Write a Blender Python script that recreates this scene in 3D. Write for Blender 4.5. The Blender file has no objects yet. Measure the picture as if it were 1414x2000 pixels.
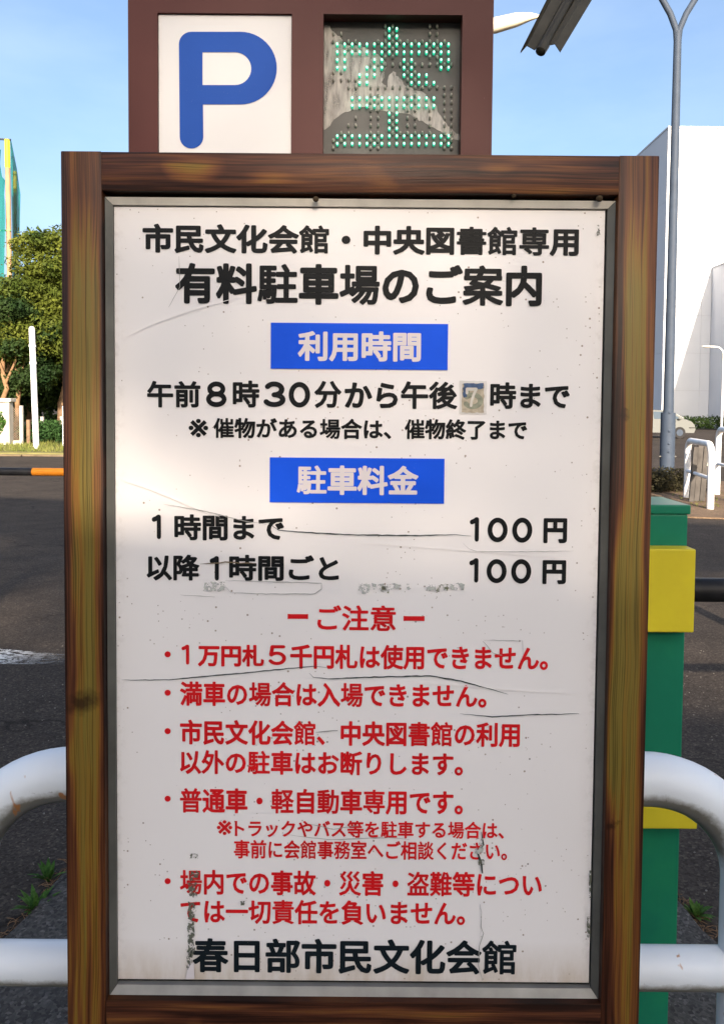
import bpy, bmesh, math, random
import numpy as np
from collections import Counter, defaultdict
from mathutils import Vector, Matrix, geometry as G, noise as NZ
R = math.radians
random.seed(7)
C = bpy.context.scene.collection
sc = bpy.context.scene

# ------------------------------------------------------------ camera
F = 1500.0
PITCH, ROLL, EYE, CY = R(2.4), R(0.47), 1.4, 863.0
ROT = Matrix.Rotation(R(90) - PITCH, 3, 'X') @ Matrix.Rotation(ROLL, 3, 'Z')
cam_data = bpy.data.cameras.new('camera')
cam = bpy.data.objects.new('camera', cam_data); C.objects.link(cam)
cam.matrix_world = Matrix.Translation((0, 0, EYE)) @ ROT.to_4x4()
cam_data.sensor_width = 36; cam_data.lens = F / 2000 * 36
cam_data.shift_y = -(1000 - CY) / 2000
cam_data.clip_start = 0.05; cam_data.clip_end = 3000
sc.camera = cam

# ------------------------------------------------------------ sky, sun, exposure
SUN_EL, SUN_AZ = R(22), R(6.6)            # low sun behind the photographer, a little to the right
w = bpy.data.worlds.new('World'); sc.world = w; w.use_nodes = True
nt = w.node_tree; bg = nt.nodes['Background']
sky = nt.nodes.new('ShaderNodeTexSky'); sky.sky_type = 'NISHITA'; sky.sun_disc = False
sky.sun_elevation = SUN_EL; sky.sun_rotation = math.pi - SUN_AZ
sky.air_density = 1.0; sky.dust_density = 5.0; sky.ozone_density = 2.2
_tc = nt.nodes.new('ShaderNodeTexCoord'); _mp = nt.nodes.new('ShaderNodeMapping'); _mp.inputs[3].default_value = (1.6, 1.6, 4.5)
_nz = nt.nodes.new('ShaderNodeTexNoise'); _nz.inputs['Scale'].default_value = 2.2; _nz.inputs['Detail'].default_value = 6; _nz.inputs['Roughness'].default_value = .55
_rp = nt.nodes.new('ShaderNodeValToRGB'); _rp.color_ramp.elements[0].position = .42; _rp.color_ramp.elements[1].position = .78; _rp.color_ramp.elements[1].color = (.10, .10, .10, 1)
_mx = nt.nodes.new('ShaderNodeMix'); _mx.data_type = 'RGBA'; _mx.inputs[7].default_value = (5.2, 5.5, 6.2, 1)      # thin high haze
nt.links.new(_tc.outputs['Generated'], _mp.inputs[0]); nt.links.new(_mp.outputs[0], _nz.inputs['Vector']); nt.links.new(_nz.outputs[0], _rp.inputs[0])
nt.links.new(_rp.outputs[0], _mx.inputs[0]); nt.links.new(sky.outputs[0], _mx.inputs[6]); nt.links.new(_mx.outputs[2], bg.inputs[0]); bg.inputs[1].default_value = 0.125
sun = bpy.data.lights.new('sun', 'SUN'); sun.energy = 5.0; sun.angle = R(0.53); sun.color = (1, 0.84, 0.67)
so = bpy.data.objects.new('sun', sun); C.objects.link(so)
sdir = Vector((math.sin(SUN_AZ) * math.cos(SUN_EL), -math.cos(SUN_AZ) * math.cos(SUN_EL), math.sin(SUN_EL)))
so.rotation_euler = sdir.to_track_quat('Z', 'Y').to_euler(); so.location = (0, -5, 30)
sc.view_settings.view_transform = 'Standard'; sc.view_settings.look = 'None'
sc.view_settings.gamma = 1; sc.view_settings.use_curve_mapping = False
sc.view_settings.exposure = 1.34

# ------------------------------------------------------------ helpers
def ray(px, py):
    return ROT @ Vector(((px - 707) / F, -(py - CY) / F, -1))
def P(px, py, Y):
    d = ray(px, py); t = Y / d.y
    return Vector((d.x * t, Y, EYE + d.z * t))
def GR(px, py, z=0.0):
    d = ray(px, py); t = (z - EYE) / d.z
    return Vector((d.x * t, d.y * t, z))

class N:
    """tiny node-graph writer"""
    def __init__(s, name):
        s.m = bpy.data.materials.new(name); s.m.use_nodes = True; s.t = s.m.node_tree
        s.b = s.t.nodes['Principled BSDF']; s.out = s.t.nodes['Material Output']
    def n(s, typ, ins=None, **kw):
        nd = s.t.nodes.new(typ)
        for k, v in kw.items(): setattr(nd, k, v)
        for k, v in (ins or {}).items(): s.set(nd.inputs[k], v)
        return nd
    def set(s, sock, v):
        if isinstance(v, bpy.types.NodeSocket): s.t.links.new(v, sock)
        else:
            if isinstance(v, tuple) and len(v) == 3 and sock.type == 'RGBA': v = (*v, 1)
            sock.default_value = v
    def p(s, **kw):
        for k, v in kw.items(): s.set(s.b.inputs[{'col': 'Base Color', 'rough': 'Roughness', 'metal': 'Metallic', 'normal': 'Normal', 'spec': 'Specular IOR Level', 'emc': 'Emission Color', 'ems': 'Emission Strength', 'alpha': 'Alpha', 'coat': 'Coat Weight'}[k]], v)
    def co(s, kind='Object', scale=(1, 1, 1)):
        tc = s.n('ShaderNodeTexCoord')
        return s.n('ShaderNodeMapping', {0: tc.outputs[kind], 3: scale}).outputs[0]
    def noise(s, vec, scale, detail=3, rough=.55, dist=0):
        return s.n('ShaderNodeTexNoise', {'Vector': vec, 'Scale': scale, 'Detail': detail, 'Roughness': rough, 'Distortion': dist}).outputs[0]
    def ramp(s, f, stops, interp='LINEAR'):
        r = s.n('ShaderNodeValToRGB', {0: f}); e = r.color_ramp.elements; r.color_ramp.interpolation = interp
        while len(e) < len(stops): e.new(0.5)
        for i, (p, c) in enumerate(stops):
            e[i].position = p; e[i].color = (*c, 1) if isinstance(c, tuple) else (c, c, c, 1)
        return r.outputs[0]
    def mix(s, f, a, b, mode='MIX'):
        m = s.n('ShaderNodeMix', data_type='RGBA', blend_type=mode)
        s.set(m.inputs[0], f); s.set(m.inputs[6], a); s.set(m.inputs[7], b); return m.outputs[2]
    def math(s, op, a, b=0.0, c=0.0):
        m = s.n('ShaderNodeMath', operation=op); s.set(m.inputs[0], a); s.set(m.inputs[1], b)
        if op in ('MULTIPLY_ADD', 'SMOOTH_MIN'): s.set(m.inputs[2], c)
        return m.outputs[0]
    def bump(s, h, strength=.3, dist=.01):
        return s.n('ShaderNodeBump', {'Height': h, 'Strength': strength, 'Distance': dist}).outputs[0]

def plain(name, col, rough=.5, metal=0, var=.12, scale=20, bump=0, spec=.18, grime=None):
    m = N(name); v = m.co(); f = m.noise(v, scale, 4)
    dk = tuple(c * (1 - var) for c in col); lt = tuple(min(1, c * (1 + var)) for c in col)
    c = m.ramp(f, [(.3, dk), (.7, lt)])
    if grime:
        g = m.ramp(m.noise(v, scale * .35, 6, .7), [(.52, 0.0), (.72, 1.0)])
        c = m.mix(m.math('MULTIPLY', g, grime[1]), c, grime[0])
    m.p(col=c, rough=rough, metal=metal, spec=spec)
    if bump: m.p(normal=m.bump(m.noise(v, scale * 4, 3), bump, .004))
    return m.m

def link(name, me, mat=None, parent=None, smooth=False):
    if mat is not None and not len(me.materials): me.materials.append(mat)
    o = bpy.data.objects.new(name, me); C.objects.link(o)
    if parent is not None:
        o.parent = parent; o.matrix_parent_inverse = parent.matrix_world.inverted() if False else Matrix.Translation(-Vector(parent.location))
    if smooth: me.shade_smooth()
    return o
def raw(name, vs, fs, mat=None, parent=None, smooth=False):
    me = bpy.data.meshes.new(name); me.from_pydata([tuple(v) for v in vs], [], [tuple(f) for f in fs]); me.update()
    return link(name, me, mat, parent, smooth)
def tag(o, label=None, cat=None, group=None, kind=None):
    if label: o['label'] = label
    if cat: o['category'] = cat
    if group: o['group'] = group
    if kind: o['kind'] = kind
    return o
def thing(name, loc, label, cat, group=None):
    o = bpy.data.objects.new(name, None); o.location = loc; o.empty_display_size = .1; C.objects.link(o)
    return tag(o, label, cat, group)

class MB:
    """collects world-space geometry for one mesh"""
    def __init__(s): s.v = []; s.f = []
    def add(s, vs, fs):
        k = len(s.v); s.v += [Vector(v) for v in vs]; s.f += [[i + k for i in f] for f in fs]; return s
    def box(s, x0, x1, y0, y1, z0, z1, rot=0, piv=(0, 0)):
        vs = [Vector((x, y, z)) for z in (z0, z1) for y in (y0, y1) for x in (x0, x1)]
        if rot:
            c, sn = math.cos(rot), math.sin(rot)
            vs = [Vector((piv[0] + (v.x - piv[0]) * c - (v.y - piv[1]) * sn, piv[1] + (v.x - piv[0]) * sn + (v.y - piv[1]) * c, v.z)) for v in vs]
        return s.add(vs, [(0, 2, 3, 1), (4, 5, 7, 6), (0, 1, 5, 4), (2, 6, 7, 3), (0, 4, 6, 2), (1, 3, 7, 5)])
    def tube(s, pts, rad, n=16, cap=True):
        pts = [Vector(p) for p in pts]; rr = rad if isinstance(rad, (list, tuple)) else [rad] * len(pts)
        t0 = (pts[1] - pts[0]).normalized(); up = Vector((0, 0, 1)) if abs(t0.z) < .9 else Vector((0, 1, 0))
        u = t0.cross(up).normalized(); rings = []; k = len(s.v)
        for i, p in enumerate(pts):
            t = (pts[min(i + 1, len(pts) - 1)] - pts[max(i - 1, 0)]).normalized()
            u = (u - t * u.dot(t)).normalized(); v = t.cross(u)
            for j in range(n):
                a = 2 * math.pi * j / n; s.v.append(p + (u * math.cos(a) + v * math.sin(a)) * rr[i])
        for i in range(len(pts) - 1):
            for j in range(n):
                a = k + i * n + j; b = k + i * n + (j + 1) % n; s.f.append([a, b, b + n, a + n])
        if cap:
            s.f.append([k + j for j in range(n)][::-1]); m = k + (len(pts) - 1) * n; s.f.append([m + j for j in range(n)])
        return s
    def ell(s, c, r, nu=10, nv=6):
        k = len(s.v); c = Vector(c)
        for i in range(nv + 1):
            th = math.pi * i / nv
            for j in range(nu):
                a = 2 * math.pi * j / nu
                s.v.append(c + Vector((r[0] * math.sin(th) * math.cos(a), r[1] * math.sin(th) * math.sin(a), r[2] * math.cos(th))))
        for i in range(nv):
            for j in range(nu):
                a = k + i * nu + j; b = k + i * nu + (j + 1) % nu; s.f.append([a, a + nu, b + nu, b])
        return s
    def prism(s, poly, a, b):
        """poly = list of 3-D points, extruded by vector b-a"""
        d = Vector(b) - Vector(a); n = len(poly); k = len(s.v)
        s.v += [Vector(p) for p in poly] + [Vector(p) + d for p in poly]
        s.f.append([k + i for i in range(n)][::-1]); s.f.append([k + n + i for i in range(n)])
        for i in range(n): s.f.append([k + i, k + (i + 1) % n, k + n + (i + 1) % n, k + n + i])
        return s
    def build(s, name, mat, parent=None, smooth=False, bevel=0, seg=2, angle=30):
        me = bpy.data.meshes.new(name); me.from_pydata([tuple(v) for v in s.v], [], s.f)
        bm = bmesh.new(); bm.from_mesh(me)
        bmesh.ops.remove_doubles(bm, verts=bm.verts, dist=1e-6)
        bmesh.ops.recalc_face_normals(bm, faces=bm.faces)
        if bevel:
            es = [e for e in bm.edges if len(e.link_faces) == 2 and e.calc_face_angle(0) > R(40)]
            bmesh.ops.bevel(bm, geom=es, offset=bevel, segments=seg, profile=.5, affect='EDGES')
        bm.to_mesh(me); bm.free()
        o = link(name, me, mat, parent)
        if smooth: me.shade_smooth(); me.set_sharp_from_angle(angle=R(angle + 10))
        return o
def arc(c, r, a0, a1, n, Y=None, plane='xz'):
    out = []
    for i in range(n + 1):
        a = a0 + (a1 - a0) * i / n
        out.append(Vector((c[0] + r * math.cos(a), c[1], c[2] + r * math.sin(a))))
    return out

# ------------------------------------------------------------ materials
def wood(name, along):
    m = N(name); tc = m.n('ShaderNodeTexCoord')
    gen = m.n('ShaderNodeSeparateXYZ', {0: tc.outputs['Generated']}); ob = m.n('ShaderNodeSeparateXYZ', {0: tc.outputs['Object']})
    if along == 'z': u, vv, uu = gen.outputs[0], ob.outputs[2], ob.outputs[0]
    else: u, vv, uu = gen.outputs[2], ob.outputs[0], ob.outputs[2]
    # wavy grain coordinate
    base = m.n('ShaderNodeCombineXYZ', {0: uu, 1: vv, 2: 0.0}).outputs[0]
    warp = m.noise(m.n('ShaderNodeMapping', {0: base, 3: (9, 2.6, 1)}).outputs[0], 1.0, 2)
    uw = m.math('ADD', uu, m.math('MULTIPLY', m.math('SUBTRACT', warp, .5), .022))
    g = m.n('ShaderNodeCombineXYZ', {0: uw, 1: vv, 2: 0.0}).outputs[0]
    mp = lambda s: m.n('ShaderNodeMapping', {0: g, 3: s}).outputs[0]
    fine = m.noise(mp((620, 5, 1)), 1, 3, .6)
    mid = m.noise(mp((150, 2.2, 1) if along == 'z' else (95, 3.4, 1)), 1, 3, .6)
    broad = m.noise(mp((22, 2.4, 1)), 1, 2, .5, .4)
    if along == 'z':       # two dark knots where the painted grain swirls
        kn = None
        for kx, kz, kr in KNOTS:
            dx = m.math('MULTIPLY', m.math('SUBTRACT', m.math('ADD', uu, m.math('MULTIPLY', m.math('SUBTRACT', vv, kz), -.45)), kx), .75); dz = m.math('MULTIPLY', m.math('SUBTRACT', vv, kz), 1.15)
            d_ = m.math('SQRT', m.math('ADD', m.math('MULTIPLY', dx, dx), m.math('MULTIPLY', dz, dz)))
            d_ = m.math('ADD', d_, m.math('MULTIPLY', m.math('SUBTRACT', m.noise(base, 90, 3), .5), .022))
            e_ = m.ramp(m.math('DIVIDE', d_, kr), [(.25, 1.0), (1.0, 0.0)]); kn = e_ if kn is None else m.math('MAXIMUM', kn, e_)
    # yellow heart in the middle of the member, brown glazed towards the edges
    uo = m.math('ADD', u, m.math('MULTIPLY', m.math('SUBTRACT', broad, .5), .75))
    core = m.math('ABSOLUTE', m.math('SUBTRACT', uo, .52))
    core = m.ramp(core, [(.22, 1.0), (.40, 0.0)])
    if along == 'x':
        patch = m.ramp(m.noise(m.n('ShaderNodeMapping', {0: base, 1: (.11, 0, 0), 3: (8, 6.5, 1)}).outputs[0], 1, 1), [(.56, 0.0), (.66, .75)])
        core = m.math('MULTIPLY', core, patch)
    else:
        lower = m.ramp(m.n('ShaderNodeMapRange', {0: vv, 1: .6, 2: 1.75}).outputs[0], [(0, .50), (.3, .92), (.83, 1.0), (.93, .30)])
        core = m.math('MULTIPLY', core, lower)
    k = m.math('ADD', m.math('MULTIPLY', core, .50), m.math('MULTIPLY_ADD', mid, .95, -.20))
    k = m.math('ADD', k, m.math('MULTIPLY', m.math('SUBTRACT', broad, .5), .5))
    col = m.ramp(k, [(.16, (.020, .007, .004)), (.30, (.080, .026, .012)), (.46, (.165, .062, .017)), (.60, (.205, .108, .018)), (.78, (.168, .122, .024))])
    if along == 'z': col = m.mix(m.math('MULTIPLY', kn, .85), col, (.022, .008, .004))
    lines = m.ramp(fine, [(.34, .28), (.50, 1.0)])
    lines2 = m.ramp(m.noise(mp((300, 1.3, 1)), 1, 2, .5), [(.33, .25), (.42, 1.0)])
    col = m.mix(.75, col, m.mix(1.0, lines, lines2, 'MULTIPLY'), 'MULTIPLY')
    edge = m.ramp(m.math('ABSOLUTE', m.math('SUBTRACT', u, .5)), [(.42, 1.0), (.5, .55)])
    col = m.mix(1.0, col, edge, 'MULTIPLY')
    m.p(col=col, rough=m.n('ShaderNodeMapRange', {0: mid, 3: .33, 4: .55}).outputs[0], normal=m.bump(m.math('ADD', fine, mid), .22, .0012), spec=.22)
    return m.m
KNOTS = [(P(160, 1372, .982).x, P(160, 1372, .982).z, .022), (P(1212, 812, .982).x, P(1212, 812, .982).z, .010), (P(1196, 1612, .982).x, P(1196, 1612, .982).z, .008)]
WOODV, WOODH = wood('grained_paint_upright', 'z'), wood('grained_paint_rail', 'x')

def asphalt(name, col, spk=1.0):
    m = N(name); v = m.co()
    big = m.noise(v, .35, 4); mid = m.noise(v, 3, 5, .6)
    vor = m.n('ShaderNodeTexVoronoi', {'Vector': v, 'Scale': 130.0}); cell = m.n('ShaderNodeSeparateColor', {0: vor.outputs['Color']}).outputs[0]
    spe = m.ramp(cell, [(.0, .55), (.55, .95), (.86, 1.18), (1.0, 1.8)])
    vor2 = m.n('ShaderNodeTexVoronoi', {'Vector': v, 'Scale': 75.0}); c2 = m.ramp(m.n('ShaderNodeSeparateColor', {0: vor2.outputs['Color']}).outputs[0], [(0, .88), (.9, 1.03), (1, 1.25)])
    c = m.mix(1.0, tuple(col), spe, 'MULTIPLY'); c = m.mix(spk, c, c2, 'MULTIPLY')
    c = m.mix(1.0, c, m.ramp(mid, [(.3, .78), (.7, 1.2)]), 'MULTIPLY')
    c = m.mix(1.0, c, m.ramp(big, [(.35, .82), (.65, 1.15)]), 'MULTIPLY')
    cr = m.n('ShaderNodeTexVoronoi', {'Vector': m.n('ShaderNodeVectorMath', {0: v, 1: m.n('ShaderNodeTexNoise', {'Vector': v, 'Scale': 2.0}).outputs[1]}, operation='ADD').outputs[0], 'Scale': .45}, feature='DISTANCE_TO_EDGE').outputs['Distance']
    c = m.mix(1.0, c, m.ramp(cr, [(.0, .45), (.006, 1.0)]), 'MULTIPLY')
    m.p(col=c, rough=.9, spec=.14, normal=m.bump(m.math('ADD', cell, m.noise(v, 140, 2)), .55, .004))
    return m.m
ASPH = asphalt('worn_asphalt', (.050, .041, .034))
ASPH2 = asphalt('pad_concrete', (.072, .066, .060), .3)
SOIL = asphalt('dry_soil', (.15, .105, .07))

def white_pipe(name, low=.02):
    m = N(name); v = m.co(); tc = m.n('ShaderNodeTexCoord')
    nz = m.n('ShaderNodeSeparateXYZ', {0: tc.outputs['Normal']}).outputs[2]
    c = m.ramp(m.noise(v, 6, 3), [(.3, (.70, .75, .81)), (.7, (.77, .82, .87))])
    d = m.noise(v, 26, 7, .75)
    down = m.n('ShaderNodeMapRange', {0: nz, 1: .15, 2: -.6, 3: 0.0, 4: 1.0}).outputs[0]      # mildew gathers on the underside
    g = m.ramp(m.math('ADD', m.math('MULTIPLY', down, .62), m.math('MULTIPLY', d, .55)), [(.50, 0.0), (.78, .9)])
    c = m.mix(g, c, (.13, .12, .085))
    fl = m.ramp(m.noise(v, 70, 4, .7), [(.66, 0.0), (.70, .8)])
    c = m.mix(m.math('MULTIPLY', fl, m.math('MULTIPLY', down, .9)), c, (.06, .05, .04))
    rz = m.n('ShaderNodeMapping', {0: m.co(), 3: (26, 26, 9)}).outputs[0]
    rs = m.ramp(m.noise(rz, 1, 3, .6), [(.672, 0.0), (.70, .9)])
    c = m.mix(rs, c, (.40, .17, .045))
    m.p(col=c, rough=.38, spec=.35, normal=m.bump(m.noise(v, 120, 3), .12, .002))
    return m.m
PIPE = white_pipe('white_enamel_pipe')
PIPE2 = plain('white_enamel', (.74, .75, .76), .4, 0, .06, 8, grime=((.3, .25, .2), .35))
ALU = plain('lit_aluminium', (.78, .74, .66), .4, .15, .12, 30)  # trim metal for the top edge, caught light painted into the colour
ALUM = plain('half_lit_aluminium', (.40, .39, .37), .35, .6, .15, 25)  # same metal for the bottom edge, its highlight painted as a mid tone
ALUD = plain('shaded_aluminium', (.12, .118, .105), .42, .3, .2, 14, grime=((.05, .045, .04), .5))  # same metal for the sides, dark reflections painted in, plus grime
GASKET = plain('black_gasket', (.02, .02, .019), .7, 0, .2, 40)
BROWN = N('maroon_enamel'); _v = BROWN.co()
_c = BROWN.ramp(BROWN.noise(_v, 5, 5), [(.3, (.078, .020, .017)), (.7, (.096, .026, .022))])
_s = BROWN.ramp(BROWN.noise(_v, 260, 2), [(.80, 0.0), (.82, .6)])
BROWN.p(col=BROWN.mix(_s, _c, (.35, .25, .22)), rough=.45, spec=.2, normal=BROWN.bump(BROWN.noise(_v, 300, 2), .06, .001)); BROWN = BROWN.m

def panel_mat():
    m = N('off_white_sign_face'); v = m.co(); tc = m.n('ShaderNodeTexCoord')
    c = m.ramp(m.noise(v, 3.2, 4, .5), [(.3, (.79, .755, .74)), (.7, (.84, .805, .79))])
    # fly specks and pits
    for sc_, th, colr, rad in ((95, .78, (.22, .15, .10), .16), (170, .80, (.30, .24, .19), .17), (48, .90, (.10, .08, .06), .075)):
        vo = m.n('ShaderNodeTexVoronoi', {'Vector': v, 'Scale': float(sc_)}, feature='F1')
        cell = m.n('ShaderNodeSeparateColor', {0: vo.outputs['Color']}).outputs[0]
        dens = m.noise(v, 6, 4, .6)
        on = m.math('GREATER_THAN', m.math('ADD', cell, m.math('MULTIPLY', m.math("SUBTRACT", dens, .5), 1.6)), th + .10)
        dot = m.ramp(vo.outputs['Distance'], [(rad * .55, .85), (rad, 0.0)])
        c = m.mix(m.math('MULTIPLY', on, dot), c, colr)
    gz = m.n('ShaderNodeSeparateXYZ', {0: tc.outputs['Generated']})
    st = m.noise(m.n('ShaderNodeMapping', {0: v, 3: (30, 30, 8)}).outputs[0], 1, 5, .65)
    low = m.n('ShaderNodeMapRange', {0: gz.outputs[2], 1: .055, 2: 0.0, 3: 0.0, 4: .75}).outputs[0]
    c = m.mix(m.math('MULTIPLY', low, m.ramp(st, [(.3, .3), (.65, 1.0)])), c, (.46, .36, .25))
    sd = m.math('ABSOLUTE', m.math('SUBTRACT', gz.outputs[0], .5))
    side = m.ramp(sd, [(.475, 0.0), (.5, .22)])
    c = m.mix(m.math('MULTIPLY', side, m.ramp(m.noise(v, 60, 4, .7), [(.5, 0.0), (.62, 1.0)])), c, (.40, .36, .32))
    m.p(col=c, rough=.5, spec=.22, normal=m.bump(m.noise(v, 2.6, 2), .35, .02))
    return m.m
PANEL = panel_mat()
def vinyl(name, col, var=.25):
    m = N(name); v = m.co()
    c = m.ramp(m.noise(v, 9, 4), [(.3, tuple(x * (1 - var) for x in col)), (.7, tuple(min(1, x * (1 + var)) for x in col))])
    s = m.ramp(m.noise(v, 420, 3, .7), [(.70, 0.0), (.74, .35)])
    m.p(col=m.mix(s, c, (.45, .42, .38)), rough=.5, spec=.12)
    return m.m
BLACKV, REDV, NAVYV = vinyl('black_vinyl', (.009, .010, .011)), vinyl('red_vinyl', (.62, .012, .016), .12), vinyl('faded_black_vinyl', (.008, .013, .017))
BLUEV = vinyl('blue_vinyl', (.008, .088, .72), .08); PBLUE = vinyl('parking_blue', (.016, .08, .38), .06)
PALE = vinyl('pale_vinyl', (.70, .64, .64), .04)
PWHITE = plain('white_acrylic', (.74, .72, .705), .3, 0, .03, 4)
GREEN = plain('green_enamel', (.012, .165, .095), .35, 0, .12, 5, .05, grime=((.02, .25, .10), .5))
YEL = plain('yellow_enamel', (.60, .51, .028), .45, 0, .05, 8, .12, grime=((.45, .34, .03), .35))
RUBBER = plain('black_rubber', (.012, .012, .014), .45, 0, .3, 30)
ORANGE = plain('orange_film', (.80, .26, .02), .45, 0, .06, 20)
BLACKF = plain('black_film', (.022, .022, .024), .4, 0, .2, 20)
GALV = plain('grey_galvanised', (.040, .055, .082), .6, .0, .1, 5)
CREAM = plain('cream_paint', (.72, .66, .52), .5, 0, .06, 10)
CONC = plain('old_concrete', (.42, .40, .36), .85, 0, .2, 2.2, .3, grime=((.13, .12, .09), .7))

def leaf_mat(name, a, b, scale=.6):
    m = N(name); v = m.co()
    c = m.ramp(m.noise(v, scale, 3), [(.3, a), (.7, b)])
    c2 = m.mix(1.0, c, m.ramp(m.noise(v, scale * 14, 1), [(.3, .65), (.7, 1.3)]), 'MULTIPLY')
    m.p(col=c2, rough=.6, spec=.10)
    tr = m.n('ShaderNodeBsdfTranslucent', {0: c2}); mx = m.n('ShaderNodeMixShader', {0: .3, 1: m.b.outputs[0], 2: tr.outputs[0]})
    m.t.links.new(mx.outputs[0], m.out.inputs[0])
    return m.m
LEAF = leaf_mat('broad_leaf', (.030, .055, .010), (.125, .145, .022))
LEAFD = leaf_mat('dark_leaf', (.014, .034, .011), (.04, .065, .017))
GRASS = leaf_mat('grass_blade', (.10, .14, .03), (.24, .24, .07), 1.5)
WEED = leaf_mat('weed_leaf', (.04, .11, .02), (.09, .17, .035), 8)
BARK = plain('bark', (.17, .11, .07), .9, 0, .35, 3, .5)

# ------------------------------------------------------------ ground
tag(raw('ground', [(-400, -300, 0), (400, -300, 0), (400, 900, 0), (-400, 900, 0)], [(0, 1, 2, 3)], ASPH), kind='structure')
# raised pad the sign stands on, its weathered edge showing behind the board
edge = [(-60, 1865), (0, 1838), (55, 1785), (95, 1735), (135, 1690), (300, 1655), (707, 1640), (1100, 1660), (1290, 1722), (1335, 1768), (1372, 1815), (1414, 1850), (1480, 1880)]
pts = [GR(x, y, .03) for x, y in edge] + [Vector((1.6, .2, .03)), Vector((1.4, -.9, .03)), Vector((-1.6, -.9, .03)), Vector((-1.7, .3, .03))]
bm_ = MB(); bm_.prism([Vector((p.x, p.y, .004)) for p in pts], (0, 0, 0), (0, 0, .026))
tag(bm_.build('pavement', ASPH2, bevel=.008), kind='structure')
# verge and soil in the distance (left) and by the guard hoops (right)
def sheet(name, poly, z, mat, h=.004):
    m = MB(); m.prism([Vector((x, y, z)) for x, y in poly], (0, 0, 0), (0, 0, h)); return tag(m.build(name, mat), kind='structure')
VERGE = plain('verge_turf', (.15, .14, .055), .95, 0, .35, 1.3, .4)
sheet('verge', [(-60, 21.6), (-14, 22.2), (-6, 22.6), (0, 23), (0, 60), (-60, 60)], .004, VERGE, .06)
KERB = plain('earthy_kerb', (.13, .10, .065), .95, 0, .35, 3, .4)
kerb = thing('kerb', (-10, 21.3, 0), 'low earth stained kerb edging the grass verge across the road', 'kerb')
for i in range(16):
    x = -24 + i * 1.2
    m = MB(); m.box(x, x + 1.188, 21.25 + (x + 24) * .03, 21.42 + (x + 24) * .03, 0, .05); m.build('kerb_stone', KERB, kerb, bevel=.012)
sheet('soil_bed', [(3.9, 10.2), (7.2, 9.4), (8.5, 15.5), (5.0, 15.2), (4.2, 12.5)], .004, SOIL, .02)
# worn white line on the road
def worn():
    m = N('worn_road_paint'); v = m.co()
    f = m.ramp(m.noise(m.n('ShaderNodeMapping', {0: v, 3: (6, 14, 1)}).outputs[0], 3.2, 7, .75), [(.485, 0.0), (.50, 1.0)])
    gx = m.n('ShaderNodeSeparateXYZ', {0: v}).outputs[0]
    f = m.math('MULTIPLY', f, m.n('ShaderNodeMapRange', {0: gx, 1: -1.55, 2: -2.0, 3: 0.0, 4: 1.0}).outputs[0])
    m.p(col=m.mix(f, (.05, .05, .05), (.62, .62, .60)), rough=.8); 
    m.p(alpha=m.math('MINIMUM', m.math('MULTIPLY', f, 1.0), 1.0))
    return m.m
a, b = GR(-60, 1263), GR(180, 1284); c, d = GR(180, 1300), GR(-60, 1297)
tag(raw('road_marking', [(p.x, p.y, .004) for p in (d, c, b, a)], [(0, 1, 2, 3)], worn()), kind='structure')

# ------------------------------------------------------------ lettering
def glyph_table(chars, offset):
    cu = bpy.data.curves.new('lettering_source', 'FONT'); cu.body = "\n".join(chars); cu.size = 1; cu.space_line = 3
    cu.resolution_u = 3; cu.offset = offset
    ob = bpy.data.objects.new('lettering_source', cu); C.objects.link(ob)
    dg = bpy.context.evaluated_depsgraph_get(); ev = ob.evaluated_get(dg); me = ev.to_mesh()
    vs = [v.co.xy.copy() for v in me.vertices]; by = defaultdict(list)
    for p in me.polygons:
        f = list(p.vertices); cy = sum(vs[i].y for i in f) / len(f); by[round((.38 - cy) / 3)].append(f)
    out = {}
    for k, ch in enumerate(chars):
        fs = by[k]; idx = sorted({i for f in fs for i in f}); mp = {i: j for j, i in enumerate(idx)}
        out[ch] = ([vs[i] + Vector((0, 3 * k)) for i in idx], [[mp[i] for i in f] for f in fs])
    ev.to_mesh_clear(); bpy.data.objects.remove(ob); bpy.data.curves.remove(cu)
    return out
def tri_area(Pn, f):
    return .5 * sum(Pn[f[i - 1]][0] * Pn[f[i]][1] - Pn[f[i]][0] * Pn[f[i - 1]][1] for i in range(len(f)))
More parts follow.
